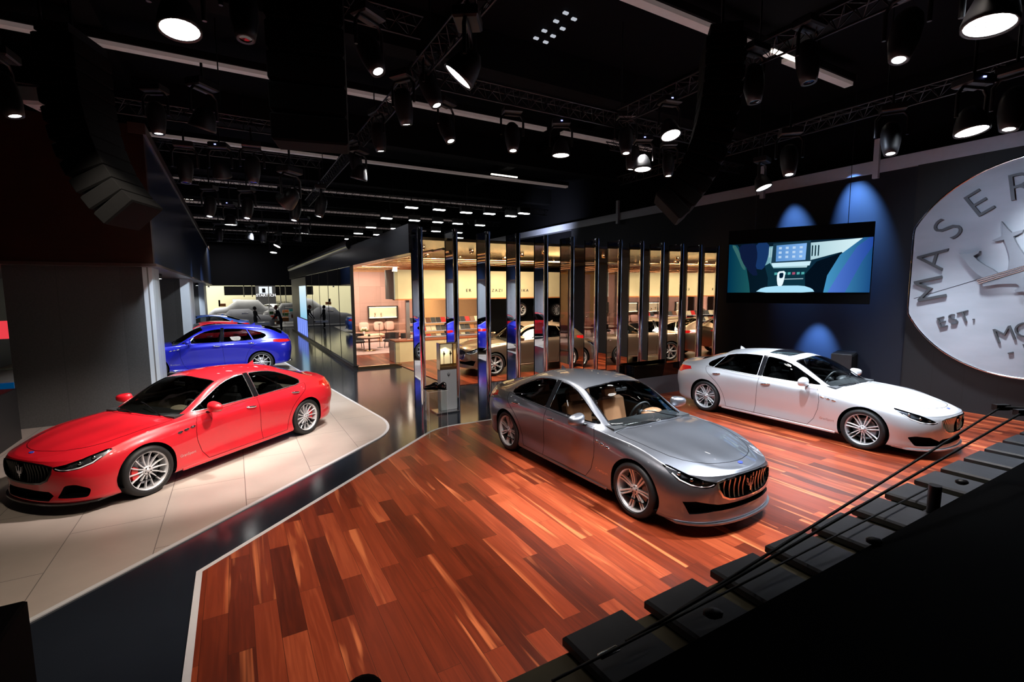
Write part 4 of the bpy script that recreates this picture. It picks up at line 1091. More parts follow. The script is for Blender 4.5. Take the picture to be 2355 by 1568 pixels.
MB().box((.04,.085,1.33),(.34,.01,.46)).build('light_panel',pm('case_back',(.6,.55,.4),.5,emit=(1,.85,.55),es=.35),t)
for i,a in enumerate((-.05,.11)):
    w=empty('wristwatch',uv(4.18+a,10.30,1.06),TH,['gold wristwatch on a thin stand, left one in the lit case','gold wristwatch on a thin stand, right one in the lit case'][i],'watch','watches in the lit case')
    MB().tube([(0,0,0),(0,0,.26)],.006,6).build('stand',M['brass'],w)
    MB().box((0,-.008,.30),(.022,.008,.12),bev=.003).build('strap',M['dark_leather'],w)
    MB().lathe([(.001,-.006),(.026,-.006),(.028,.006)],16,(0,-.02,.30),Matrix.Rotation(math.pi/2,4,'X')).build('watch_case',M['brass'],w)
P=at_z(1005,1003,.0); u0,v0=to_uv(P.x,P.y)
t=empty('shoe_stand',uv(u0,v0+.05,.0),TH,'clear acrylic display stand with black shoes on top, before the fins','display stand')
for (x,y,d) in ((-.18,0,(.012,.30,.9)),(.18,0,(.012,.30,.9)),(0,-.15,(.36,.012,.9)),(0,.15,(.36,.012,.9))): MB().box((x,y,.45),d).build('side_panel',M['acrylic'],t)
MB().box((0,0,.907),(.40,.34,.014)).build('top_panel',M['acrylic'],t)
for a in (-1,1):
    for b in (-1,1): MB().tube([(.186*a,.155*b,0),(.186*a,.155*b,.90)],.0022,5).build('panel_edge',M['lens_white'],t)
for a in (-1,1): MB().tube([(-.2,.17*a,.907),(.2,.17*a,.907)],.003,5).build('panel_edge',M['lens_white'],t); MB().tube([(.2*a,-.17,.907),(.2*a,.17,.907)],.003,5).build('panel_edge',M['lens_white'],t)
def shoe(x,y,rz,lab):
    s=empty('dress_shoe',uv(u0+x,v0+.05+y,.914),TH+rz,lab,'shoe','pair of black shoes')
    b=MB(); V=[];F=[]; n=12
    for i,(px_,w,h) in enumerate(((-.145,.02,.04),(-.135,.034,.085),(-.10,.038,.095),(-.05,.036,.085),(0,.036,.062),(.05,.043,.050),(.10,.040,.040),(.135,.022,.028),(.148,.006,.016))):
        for k in range(n):
            a=2*math.pi*k/n; V.append((px_,w*math.cos(a),.012+max(0,1.5*h*(.5+.5*math.sin(a)))))
    for i in range(8):
        for k in range(n): F.append((i*n+k,i*n+(k+1)%n,(i+1)*n+(k+1)%n,(i+1)*n+k))
    F.append(tuple(range(n))); F.append(tuple(range(9*n-1,8*n-1,-1))); b.add(V,F,True); b.build('upper',M['gloss_black'],s)
    MB().prism([(-.145,-.03),(-.05,-.034),(.05,-.044),(.12,-.034),(.15,0),(.12,.034),(.05,.044),(-.05,.034),(-.145,.03)],.014).build('sole',M['matte_black'],s)
shoe(-.07,.03,2.4,'black leather shoe, left one of the pair on the acrylic stand'); shoe(.10,-.02,2.0,'black leather shoe, right one of the pair on the acrylic stand')
# low glass-sided vitrine right of the grey car
P=at_z(1500,905,0); u1,v1=to_uv(P.x,P.y)
t=empty('low_vitrine',uv(u1,v1+.1,0),TH,'low grey display plinth with glass cover and accessories behind the grey sedan','display case')
MB().box((0,0,.25),(1.7,.55,.50),bev=.01).build('plinth',pm('plinth_mid',(.14,.14,.15),.3),t)
for (x,y,d) in ((0,-.27,(1.7,.008,.34)),(0,.27,(1.7,.008,.34)),(-.85,0,(.008,.55,.34)),(.85,0,(.008,.55,.34))): MB().box((x,y,.67),d).build('glass_pane',M['clear_glass'],t)
for i,(x,h,m,lab) in enumerate(((-.1,.12,'badge_blue','blue tin in the low glass vitrine, left one'),(.45,.08,'badge_blue','small blue tin in the low glass vitrine, right one'))):
    tag(origin_to(MB().lathe([(.045,0),(.045,h)],16,uv(u1+x,v1+.1,.50)).build('tin',M[m]),uv(u1+x,v1+.1,.50)),lab,'tin')
b=MB(); b.ball((0,0,.05),.1,14,(1.5,.7,.5)); o=b.build('leather_bag',M['dark_leather']); o.location=uv(u1+.2,v1+.1,.50); o.rotation_euler=(0,0,TH); tag(o,'dark leather pouch lying in the low glass vitrine','bag')

# ------------------------------------------------------------------ hanging screen on the right
A=at_depth(2003,610,11.9); B=at_depth(1676,615,13.75)
dx=Vector((B.x-A.x,B.y-A.y,0)); Ls=dx.length; ang=math.atan2(-dx.y,-dx.x)
ztop=(at_depth(2010,510,11.9).z+at_depth(1677,530,13.75).z)/2; zbot=(at_depth(1996,701,11.9).z+at_depth(1673,695,13.75).z)/2
cz=(ztop+zbot)/2; SH=ztop-zbot; SWD=Ls+.06
C_=(A+B)/2
t=empty('hanging_screen',(C_.x,C_.y,zbot),ang,'large black video screen showing a car cabin, hung before the navy wall','screen')
# local x runs to the photo's right, y away from the viewer
MB().box((0,.06,SH/2),(SWD,.12,SH),bev=.01).build('screen_body',M['matte_black'],t)
y0=(at_depth(1997,673,11.9).z+at_depth(1675,672,13.75).z)/2-zbot; y1=(at_depth(2003,544,11.9).z+at_depth(1678,563,13.75).z)/2-zbot; PH=y1-y0; PW=SWD-.04
def grad(name,c0,c1,s=1.0,dirx=1,diry=0):
    m=bpy.data.materials.new(name); m.use_nodes=True; nt=m.node_tree; nt.nodes.clear(); L=nt.links.new; N=nt.nodes.new
    out=N('ShaderNodeOutputMaterial'); e=N('ShaderNodeEmission'); e.inputs['Strength'].default_value=s
    tc=N('ShaderNodeTexCoord'); sp=N('ShaderNodeSeparateXYZ'); L(tc.outputs['Generated'],sp.inputs[0])
    r=N('ShaderNodeValToRGB'); r.color_ramp.elements[0].color=(*c0,1); r.color_ramp.elements[1].color=(*c1,1)
    L(sp.outputs['X' if dirx else 'Z'],r.inputs['Fac']); L(r.outputs['Color'],e.inputs['Color']); L(e.outputs[0],out.inputs['Surface']); return m
lay=[0]
def pic(name,pts,mat,sm=0):
    lay[0]+=1
    if sm: pts=smooth_poly(pts,sm)
    P=[((x/1063-.5)*PW,-.002-.0006*lay[0],y0+(1-y/368)*PH) for x,y in pts]
    return mesh_obj(name,P,[tuple(range(len(P)))],mat,SCR)
SCR=mesh_obj('picture',[(-PW/2,-.002,y0),(PW/2,-.002,y0),(PW/2,-.002,y1),(-PW/2,-.002,y1)],[(0,1,2,3)],grad('pic_bg',(.001,.006,.012),(.004,.02,.04),1),t)
pic('picture_area',[(0,0),(70,8),(130,90),(180,300),(190,368),(0,368)],grad('pic_seat_l',(.0,.03,.07),(.01,.09,.10),1))
pic('picture_area',[(20,5),(60,10),(120,120),(150,200),(120,190),(70,90)],emis('pic_l2',(.06,.22,.22),.6),1)
pic('picture_area',[(300,60),(330,30),(1063,0),(1063,60),(760,150),(640,150),(600,240),(330,230),(290,150)],grad('pic_dash',(.16,.38,.45),(.75,.95,1),1.0))
pic('picture_area',[(75,8),(230,0),(250,70),(230,190),(250,240),(200,240),(110,130)],emis('pic_arm',(.004,.010,.04),1),1)
pic('picture_area',[(220,0),(330,0),(325,110),(290,200),(225,190),(240,90)],emis('pic_hand',(.008,.035,.13),1),1)
pic('picture_area',[(300,170),(340,150),(370,190),(620,190),(640,140),(720,160),(640,230),(640,360),(330,360),(330,260)],emis('pic_console',(.004,.03,.05),1))
pic('picture_area',[(640,140),(860,90),(880,110),(740,170),(640,260)],emis('pic_shadow',(.004,.025,.05),1))
pic('picture_area',[(690,150),(860,95),(760,300),(745,368),(620,368),(610,240)],emis('pic_dark',(.001,.005,.012),1))
pic('picture_area',[(360,10),(640,0),(645,150),(350,160)],emis('pic_bezel',(.01,.04,.07),1))
pic('picture_area',[(352,152),(650,146),(640,176),(366,182)],emis('pic_rim',(.6,.85,.95),1))
pic('picture_area',[(385,25),(612,18),(608,136),(385,142)],grad('pic_display',(.10,.28,.62),(.22,.45,.85),1))
for i in range(3):
    for j in range(4): pic('picture_icon',[(405+j*52+a,38+i*32+b) for a,b in ((0,0),(22,0),(22,16),(0,16))],emis('pic_icon%d%d'%(i,j),(.55,.75,1),.9))
for x in (650,672,694): pic('picture_icon',[(x,35),(x+9,38),(x+9,110),(x,112)],emis('pic_vent%d'%x,(.0,.01,.02),1))
for x in (330,345): pic('picture_icon',[(x,40),(x+8,40),(x+8,110),(x,110)],emis('pic_ventl%d'%x,(.5,.75,.85),.8))
for x in range(380,610,34): pic('picture_icon',[(x,222),(x+22,221),(x+22,238),(x,240)],emis('pic_btn%d'%x,(.10,.5,.5) if x%3 else (.5,.1,.2),.8))
pic('picture_icon',[(460,268),(600,266),(600,272),(460,274)],emis('pic_line',(.4,.6,.7),.8))
pic('picture_area',[(230,368),(290,330),(420,318),(600,318),(670,340),(690,368)],emis('pic_armrest',(.40,.75,.95),1),1)
pic('picture_area',[(405,215),(465,210),(460,265),(445,320),(410,322),(400,265)],emis('pic_knob',(.8,.95,1),1),1)
pic('picture_area',[(418,226),(452,224),(448,262),(420,264)],emis('pic_knob2',(.0,.01,.03),1),1)
pic('picture_area',[(750,368),(770,250),(850,110),(1000,0),(1063,0),(1063,368)],grad('pic_seat_r',(.06,.30,.55),(.01,.07,.22),1.0))
pic('picture_area',[(780,368),(850,240),(960,60),(1040,0),(1063,0),(1063,60),(1000,160),(900,368)],grad('pic_seat_r2',(.10,.24,.8),(.02,.08,.42),.8))
lay[0]=0
for x in (-1.0,1.1):
    MB().tube([(x,.06,SH),(x,.06,8.0-zbot)],.008,6).build('hanging_wire',M['steel_dark'],t)
# black speaker under the screen
P=at_depth(1940,850,12.6); u,v=to_uv(P.x,P.y); t=empty('floor_monitor',uv(u,v,0.016),TH+.3,'black loudspeaker cabinet standing behind the silver sedan','speaker')
MB().box((0,0,.56),(.95,.45,1.12),bev=.02).build('cabinet',M['black'],t); MB().box((0,-.24,.56),(.85,.02,1.0)).build('grille',M['matte_black'],t)

# ------------------------------------------------------------------ medallion
vc,zc,R_=3.22,3.20,2.27; uf=14.02
t=empty('wall_medallion',uv(14.2,vc,zc-R_),TH-math.pi/2,'giant round silver metal emblem with raised lettering and trident on the wall','wall emblem')
# local frame: x = photo right (-V), y = into the wall (+U), z up
MB_=MB(); pts=[]
for i in range(97):
    a=2*math.pi*i/96; x,z=R_*math.cos(a),R_*math.sin(a)
    pts.append((max(x,-2.05),z))
pts=pts[:-1]
Mw=Matrix.Translation((0,-.03,R_))@Matrix.Rotation(math.pi/2,4,'X')
def disc_mat():
    m,nt,b=newmat('brushed_silver_disc'); L=nt.links.new; N=nt.nodes.new
    tc=N('ShaderNodeTexCoord'); mp=N('ShaderNodeMapping'); mp.inputs['Scale'].default_value=(1,1,3); L(tc.outputs['Object'],mp.inputs['Vector'])
    no=N('ShaderNodeTexNoise'); no.inputs['Scale'].default_value=.9; no.inputs['Detail'].default_value=5; L(mp.outputs['Vector'],no.inputs['Vector'])
    r=N('ShaderNodeValToRGB'); r.color_ramp.elements[0].position=.25; r.color_ramp.elements[0].color=(.36,.39,.44,1); r.color_ramp.elements[1].position=.75; r.color_ramp.elements[1].color=(.46,.49,.55,1)
    L(no.outputs['Fac'],r.inputs['Fac']); L(r.outputs['Color'],b.inputs['Base Color']); b.inputs['Metallic'].default_value=.25; b.inputs['Roughness'].default_value=.5; return m
M['disc_silver']=disc_mat()
MB().prism(pts,.12,Mw).build('disc',M['disc_silver'],t)
MB().tube([Mw@Vector((p[0]*1.0,p[1]*1.0,.12)) for p in pts],.022,8,closed=True).build('disc_rim',M['chrome'],t)
ROT=math.radians(21)
Mc=Mw@Matrix.Rotation(ROT,4,'Z')@Matrix.Translation((0,0,.12))
M['letter_metal']=pm('letter_metal',(.085,.09,.10),.45,metal=.4,var=.08)
def letter(ch,x,y,rot,size,depth=.045):
    V,F=text_mesh(ch,size,depth/2,bold=-.012*size)
    if not V: return
    xs=[v.x for v in V]; ys=[v.y for v in V]; cx,cy=(min(xs)+max(xs))/2,(min(ys)+max(ys))/2
    Ml=Mc@Matrix.Translation((x,y,depth/2))@Matrix.Rotation(rot,4,'Z')
    mesh_obj('raised_letter',[Ml@(v-Vector((cx,cy,0))) for v in V],F,M['letter_metal'],t)
for i,ch in enumerate('MASERATI'):
    a=math.radians(90+83-23.7*i); letter(ch,1.70*math.cos(a),1.70*math.sin(a),a-math.pi/2,.80,.06)
for wd_,x0,y0_,sz,sp in (('EST.',-1.70,-.60,.36,.20),('1914',1.15,-.60,.36,.20),('MODENA',-.80,-1.16,.46,.33),('-ITALIA-',-.82,-1.56,.38,.235)):
    n=len(wd_)
    for i,ch in enumerate(wd_): letter(ch,x0+i*sp-(.07 if ch=='.' else 0),y0_-(.11 if ch=='.' else 0),0,sz)
e=MB()
Ms=Matrix.Diagonal((1.62,1.10,1,1))
for k,poly in enumerate(TRIDENT):
    for sg in (1,-1): e.prism([(p[0]*1.62*sg,p[1]*1.10+.0) for p in poly],.11,Mc@Matrix.Translation((-.14,0,.02)))
for yy in (.02,.055,.09): e.box((0,0,0),(0,0,0)) if 0 else None
e.build('trident',pm('trident_metal',(.24,.26,.30),.5,metal=.4,var=.08),t)
for yy in (.0,.04,.08): MB().tube([Mc@Vector((-.84,yy,.14)),Mc@Vector((.56,yy,.14))],.014,6).build('trident_band',M['chrome'],t)
MB().box((0,0,0),(4.1,.012,.004),M=Mc@Matrix.Translation((-.0,.10,.001))).build('disc_seam',M['steel_dark'],t)

# ------------------------------------------------------------------ shop furniture
t=empty('fascia_board',uv(8.4,18.2,2.45),TH,'long cream board hanging over the shop counter','sign board')
MB().box((0.9,.1,.60),(7.9,.2,1.12)).build('board',M['cream'],t); MB().box((.9,.06,.02),(7.95,.30,.05)).build('wood_edge',pm('orange_wood',(.45,.16,.05),.4),t)
MB().box((-3.08,.5,.60),(.04,1.2,1.14)).build('side_return',M['fabric_side'],t)
for wd_,px in (('E R',1078),('Z Z A Z I',1140),('Z I K A',1204)):
    P=at_v(px,668,18.18); u,v=to_uv(P.x,P.y); V,F=text_mesh(wd_,.17,.008)
    mesh_obj('lettering',[(u-8.4+p.x,-.012-p.z,P.z-2.45+p.y) for p in V],F,M['steel_dark'],t)
t=empty('shop_counter',uv(5.36,18.35,.02),TH,'long cream fronted counter with reddish wood top in the shop','counter')
MB().box((3.6,.35,.40),(7.2,.7,.80)).build('counter_body',M['cream'],t); MB().box((3.6,.35,.83),(7.25,.76,.06),bev=.01).build('counter_top',pm('red_wood_top',(.33,.09,.035),.35,var=.2),t)
MB().box((-.02,.35,.40),(.05,.72,.80)).build('end_panel',M['fabric_side'],t)
for i in range(1,7): MB().box((i*1.03,-.003,.40),(.012,.01,.76)).build('joint',M['steel_dark'],t)
for i,(px) in enumerate((938,1240,1345)):
    P=at_v(px,760,18.6); u,v=to_uv(P.x,P.y)
    tag(uvbox('steel_post',u-.07,u+.07,v-.07,v+.07,.87,2.47,M['satin']),['brushed steel post at the counter, left one','brushed steel post at the counter, middle one','brushed steel post at the counter, right one'][i],'post','posts over the counter')
# leather sample shelves
cols=[(.03,.03,.035),(.16,.06,.03),(.62,.55,.40),(.55,.02,.02),(.45,.17,.05),(.05,.055,.06),(.60,.52,.38),(.25,.13,.07)]
sw_m=[pm('sample_leather_%d'%i,c,.5,var=.1) for i,c in enumerate(cols)]
for r,zz in enumerate((1.50,1.17,.93)):
    P0=at_v(945,770,18.9); u0s=to_uv(P0.x,P0.y)[0]
    t=empty('sample_shelf',uv(u0s,18.95,zz),TH,'slanted shelf of leather samples behind the counter, %s'%['top one','middle one','bottom one'][r],'shelf','sample shelves')
    MB().box((1.6,0,-.02),(3.4,.30,.02)).build('shelf_board',M['white_trim'],t)
    for i in range(15):
        o=MB().box((0,0,.0),(.20,.02,.24 if r<2 else .10),M=Matrix.Rotation(math.radians(-35),4,'X')).build('leather_sample',sw_m[(i*3+r*5+i//4)%8])
        o.location=uv(u0s+.10+.222*i,18.95,zz+.095 if r<2 else zz+.05); o.rotation_euler=(0,0,TH)
        tag(o,'%s leather sample card, place %s on the %s sample shelf'%(['black','brown','cream','red','orange','charcoal','ivory','tan'][(i*3+r*5+i//4)%8],(ORD+['fourteenth','fifteenth'])[i],['top','middle','bottom'][r]),'leather sample','leather samples on the shelves')
# wheels displayed on the dark wall
struct(uvbox('wall_wheel_display',9.6,13.95,19.6,19.7,.02,3.6,M['matte_black']))
struct(uvbox('wall_partition',9.9,10.1,19.7,29.6,.02,4.1,pm('ochre_wall',(.40,.26,.10),.6,var=.1)))
for i,px in enumerate((1196,1240,1278)):
    P=at_v(px,712,19.42); e=wheel(None,0,0,-1,.33,dict(n=8+i*2,twin=.0,w0=.013,w1=.010,rimmat='rim_silver',detail=0),'caliper_grey')
    e.location=(P.x,P.y,P.z); e.rotation_euler=(0,0,TH); e.name='display_wheel'
    tag(e,'alloy wheel with tyre hung on the black display wall, %s'%['left one','middle one','right one'][i],'wheel','wheels on the display wall')
# wall niche
PL=at_v(847,705,29.4); PR=at_v(914,731,29.4); ul=to_uv(PL.x,PL.y)[0]; ur=to_uv(PR.x,PR.y)[0]
t=empty('wall_niche',uv((ul+ur)/2,29.45,PR.z),TH,'lit glass wall showcase with dark frame above the sofa','showcase')
w=ur-ul; h=PL.z-PR.z; k_=1.06
MB().box((0,.1,h/2),(w,.1,h)).build('back_panel',pm('niche_back',(.5,.42,.28),.5,emit=(1,.8,.5),es=.5),t)
for (x,z,dx_,dz_) in ((0,0,w+.06,.05),(0,h,w+.06,.05),(-w/2,h/2,.05,h),(w/2,h/2,.05,h)): MB().box((x,-.02,z),(dx_,.20,dz_)).build('frame',M['steel_dark'],t)
for z in (.06,h-.06): MB().box((0,-.03,z),(w-.1,.02,.025)).build('light_line',M['light_warm'],t)
for i,x in enumerate((-.5,-.14)):
    o=MB().lathe([(.06,0),(.05,.06),(.02,.12),(.03,.2),(.05,.26),(.001,.30)],12).build('watch_bust',M['brass']); o.location=uv((ul+ur)/2+x,29.36,PR.z+.08); tag(o,['brass watch stand in the wall showcase, left one','brass watch stand in the wall showcase, right one'][i],'watch stand')
# sofa and cushions
def sofa_mat(): return pm('sofa_fabric',(.30,.17,.12),.8,var=.12,scale=30)
sm_=sofa_mat()
t=empty('sofa',uv(7.45,28.7,.02),TH,'long brown fabric sofa against the taupe wall of the shop lounge','sofa')
MB().box((0,0,.22),(3.6,.95,.36),bev=.06).build('seat',sm_,t); MB().box((0,.42,.55),(3.6,.22,.55),bev=.08).build('backrest',sm_,t)
for s_ in (-1,1): MB().box((1.75*s_,0,.38),(.22,.95,.5),bev=.07).build('armrest',sm_,t)
cm=pm('cushion_fabric',(.62,.38,.30),.85,var=.08,scale=20)
for i,px in enumerate((837,871,896)):
    P=at_v(px,752,28.7); u=to_uv(P.x,P.y)[0]
    o=MB().ball((0,0,0),.3,16,(1,.35,.95),Matrix.Rotation(math.radians(-15),4,'X'))
    V=[]
    for v in o.v:
        V.append(tuple(math.copysign(abs(c/.3)**.55*.3,c)*(1,.4,.95)[q] if q!=1 else c for q,c in enumerate(v)))
    o.v=V; o=o.build('cushion',cm); o.location=uv(u,28.7,.72); o.rotation_euler=(0,0,TH)
    tag(o,'square dusty pink cushion on the lounge sofa, %s'%['left one','middle one','right one'][i],'cushion','cushions on the sofa')
# rug, round table, chairs, coffee table, flowers, floor lamps
tag(poly_obj('rug',[(4.2,21.3),(8.6,21.3),(8.6,28.0),(4.2,28.0)],.02,.035,pm('rug_wool',(.55,.38,.34),.9,var=.15,scale=30)),'pale pink woven rug on the wooden floor of the shop lounge','rug')
P=at_z(850,806,.035); t=empty('round_table',P,TH,'small round table with single dark leg in the shop lounge','table')
MB().lathe([(.28,0),(.28,.02),(.05,.03)],24).build('foot',M['brass'],t); MB().lathe([(.04,.03),(.04,.62)],12).build('leg',M['steel_dark'],t); MB().lathe([(.52,.62),(.53,.64),(.52,.66)],36).build('tabletop',pm('beige_tabletop',(.50,.36,.26),.4,var=.1),t)
tb=(P.x,P.y)
o=MB().lathe([(.05,0),(.055,.07),(.04,.10)],14).build('candle_jar',pm('dark_green_glass',(.02,.05,.03),.15)); o.location=(P.x,P.y,.70); tag(o,'small dark green jar on the round table','jar')
def lounge_chair(u,v,rz,lab):
    t=empty('lounge_chair',uv(u,v,.035),TH+rz,lab,'chair','lounge chairs')
    MB().box((0,0,.36),(.62,.60,.14),bev=.05).build('seat',M['dark_leather'],t)
    pts=[(.34*math.cos(a),.05+.32*math.sin(a)) for a in np.linspace(-.3,math.pi+.3,12)]; inn=[(p[0]*.85,p[1]*.85) for p in pts]
    MB().prism(pts+inn[::-1],.34,Matrix.Translation((0,0,.38))).build('backrest',M['dark_leather'],t)
    for a in (-1,1):
        for b in (-1,1): MB().tube([(.24*a,.22*b,.30),(.27*a,.25*b,0)],.018,6).build('leg',M['black'],t)
u,v=to_uv(*tb); lounge_chair(u-.35,v+.95,.0,'dark leather tub chair behind the round table'); lounge_chair(u+1.25,v+.7,-.7,'dark leather tub chair right of the round table')
lounge_chair(u+1.6,v-.1,-1.6,'dark leather tub chair nearest the counter end')
P=at_v(850,766,26.6); u,v=to_uv(P.x,P.y)
t=empty('coffee_table',uv(u,v,.035),TH,'low cream coffee table before the sofa','table')
MB().box((0,0,.38),(1.5,.8,.06),bev=.02).build('tabletop',M['cream'],t)
for a in (-1,1): MB().box((.55*a,0,.18),(.08,.6,.34)).build('leg',M['brass'],t)
t=empty('flower_vase',uv(u-.3,v,.445),0,'bunch of white flowers with green leaves on the coffee table','flowers')
MB().lathe([(.05,0),(.08,.08),(.05,.18)],14).build('vase',M['lens_white'],t)
f=MB(); lf=MB(); random.seed(5)
for i in range(16):
    a=random.uniform(0,6.28); r=random.uniform(.03,.20); z=.34-r*.5+random.uniform(0,.08); f.ball((r*math.cos(a),r*math.sin(a),z),.05,8)
    a+=.3; lf.ball((1.2*r*math.cos(a),1.2*r*math.sin(a),z-.09),.07,8,(1,.5,.3))
f.build('blossoms',pm('blossom_white',(.85,.82,.6),.6),t); lf.build('leaves',pm('leaf_green',(.10,.18,.03),.6),t)
for i,(px,py) in enumerate(((874,799),(889,783))):
    t=empty('reading_stand',at_z(px,py,.035),TH,['thin black floor stand beside the round table','thin black floor stand nearest the sofa'][i],'stand','thin floor stands')
    MB().lathe([(.14,0),(.14,.015)],20).build('foot',M['steel_dark'],t); MB().tube([(0,0,.01),(0,0,1.15)],.012,6).build('pole',M['steel_dark'],t); MB().box((0,0,1.16),(.12,.04,.03)).build('head',M['steel_dark'],t)
# display wall with lit screen at the far end of the glass front
t=empty('display_wall',uv(3.9,30.0,0),TH,'tall grey display wall with pale lit screen and blue glowing base at the aisle end','display wall')
MB().box((0,4.0,1.82),(.42,8.0,3.64)).build('wall_body',pm('display_grey',(.11,.10,.115),.5),t)
MB().box((-.22,1.7,2.15),(.03,3.2,1.95)).build('lit_screen',grad('aisle_screen',(.25,.55,.75),(.75,.9,1),1.1,0),t)
MB().box((-.22,2.6,.62),(.03,5.1,.95)).build('glow_panel',emis('blue_glow',(.22,.32,1),1.1),t)
for i in range(5): MB().box((-.24,.6+i*.98,.62),(.02,.06,.95)).build('glow_panel_rib',emis('blue_rib%d'%i,(.12,.18,.7),.8),t)

# ------------------------------------------------------------------ people far off
def person(loc,rz,h,label,top,bottom,hair,lean=0.0,arm=0.1):
    t=empty('person',loc,rz,label,'person')
    J={'pel':(0,0,.53),'sp':(0,lean*.12,.62),'ch':(0,lean*.3,.75),'nk':(0,lean*.42,.84),'hd':(0,lean*.5,.875)}
    def fig(name,mat,verts,edges,rad,root,sub=2):
        me=bpy.data.meshes.new(name); me.from_pydata([(a*h,b*h,c*h) for a,b,c in verts],edges,[]); o=bpy.data.objects.new(name,me); link(o); o.parent=t
        m=o.modifiers.new('skin','SKIN'); me.skin_vertices or None
        for i,r in enumerate(rad):
            me.skin_vertices[0].data[i].radius=(r[0]*h,r[1]*h) if isinstance(r,tuple) else (r*h,r*h)
        me.skin_vertices[0].data[root].use_root=True
        s=o.modifiers.new('sub','SUBSURF'); s.levels=sub; s.render_levels=sub; me.materials.append(mat); return o
    V=[J['pel'],J['sp'],J['ch'],J['nk']]; R_=[(.088,.062),(.075,.055),(.095,.06),(.032,.032)]; E=[(0,1),(1,2),(2,3)]
    def add(p,r,par): V.append(p); R_.append(r); E.append((par,len(V)-1)); return len(V)-1
    for s in (-1,1):
        a=add((.10*s,lean*.36,.80),.034,2); a=add((.125*s,lean*.36+.02,.66),.026,a); a=add((.12*s,lean*.36+arm,.54),.019,a); a=add((.115*s,lean*.36+arm*1.3,.50),.017,a)
        for k in range(4): add((.115*s+(.008*k-.012),lean*.36+arm*1.4+.004*k,.455),.006,a)
        add((.10*s,lean*.36+arm*1.5,.48),.007,a)
        l=add((.052*s,0,.47),.054,0); l=add((.056*s,.012,.28),.036,l); l=add((.06*s,0,.05),.022,l); l=add((.06*s,.075,.022),.02,l)
    body=fig('body',top,V,E,R_,0)
    hd=MB(); hy=lean*.5; hd.ball((0,(hy+.005)*h,.925*h),.062*h,16,(.82,.95,1.2)); hd.ball((0,(hy+.064)*h,.918*h),.012*h,8,(.7,1,1.2)); 
    for s in (-1,1): hd.ball((.052*s*h,(hy)*h,.92*h),.012*h,8,(.4,.8,1.2))
    hd.tube([(0,lean*.42*h,.83*h),(0,hy*h,.89*h)],.03*h,10)
    hd.build('head',pm('skin_tone',(.45,.24,.16),.6),t)
    hh=MB(); hh.ball((0,(hy-.012)*h,.94*h),.070*h,16,(.88,.95,1.12)); hh.build('hair',hair,t)
    return t
bk=pm('black_clothes',(.010,.010,.012),.8); hb=pm('dark_hair',(.015,.010,.008),.6); hr=pm('red_hair',(.25,.05,.02),.6)
P=at_z(589,760,0); person((P.x,P.y,0),-.6,1.72,'person in black with dark hair standing by the far booth',bk,bk,hb)
P=at_z(648,762,0); person((P.x,P.y,0),1.8,1.80,'person in black with reddish hair leaning forward in the far aisle',bk,bk,hr,lean=.35,arm=.12)
P=at_v(1032,716,19.5); person((P.x,P.y,.02),TH+math.pi,1.72,'person in dark suit seen behind the sample shelves of the shop',pm('suit_blue',(.02,.025,.04),.7),bk,pm('grey_hair',(.35,.28,.22),.6),arm=.05)

# ------------------------------------------------------------------ far booth
V0=62
struct(uvbox('wall_booth_back',-24,12,V0,V0+.2,0,8,pm('booth_cream_glow',(.72,.68,.45),.7,emit=(1,.96,.70),es=.10)))  # booth brightness partly put into the wall as a faint glow
struct(uvbox('floor_booth',-22,10,42,62,0,.03,pm('booth_floor',(.30,.30,.31),.4)))
def booth_box(name,px0,px1,y0_,y1_,v,mat,label,cat,d=.3,group=None):
    A=at_v(px0,y1_,v); B=at_v(px1,y0_,v); ua=to_uv(A.x,A.y)[0]; ub=to_uv(B.x,B.y)[0]
    o=uvbox(name,ua,ub,v,v+d,max(0,(A.z)),B.z,mat); return tag(o,label,cat,group)
booth_box('black_banner',516,590,658,679,60,M['matte_black'],'wide black panel high on the far booth wall, left of the sign','panel',group='black booth panels')
booth_box('black_banner',633,676,658,679,60,M['matte_black'],'wide black panel high on the far booth wall, right of the sign','panel',group='black booth panels')
sg_=booth_box('sign_tower',590,633,656,707,59.6,pm('sign_grey',(.03,.03,.033),.6),'dark grey sign tower with small screen and white STARTECH lettering','sign')
sg_.name='sign_tower'
def sign_child(name,px0,px1,y0_,y1_,v,mat):
    A=at_v(px0,y1_,v); B=at_v(px1,y0_,v); return uvbox(name,to_uv(A.x,A.y)[0],to_uv(B.x,B.y)[0],v,v+.05,A.z,B.z,mat,sg_)
sign_child('sign_screen',596,625,659,675,59.5,emis('sign_screen',(.85,.92,1),1.1)); sign_child('sign_picture',603,610,663,673,59.42,M['matte_black'])
P=at_v(612,679,59.5); V,F=text_mesh('STARTECH',.40,.02,bold=.008); R3=Matrix.Rotation(TH,4,'Z')@Matrix.Rotation(math.pi/2,4,'X')
mesh_obj('lettering',[tuple(Matrix.Rotation(-TH,4,'Z')@(Vector(P)+R3@v-sg_.location)) for v in V],F,emis('sign_white',(1,1,1),1.2),sg_)
for i,px in enumerate((560,579,617,644,656)):
    A=at_v(px,657,52); u=to_uv(A.x,A.y)[0]; mb=MB(); mb.tube([uv(u,52,1.2 if i>1 else 2.3),uv(u,52,8)],.04,6)
    tag(mb.build('support_mast',M['satin']),'thin pale vertical mast before the far booth wall, %s from the left'%ORD[i],'mast','masts of the far booth')
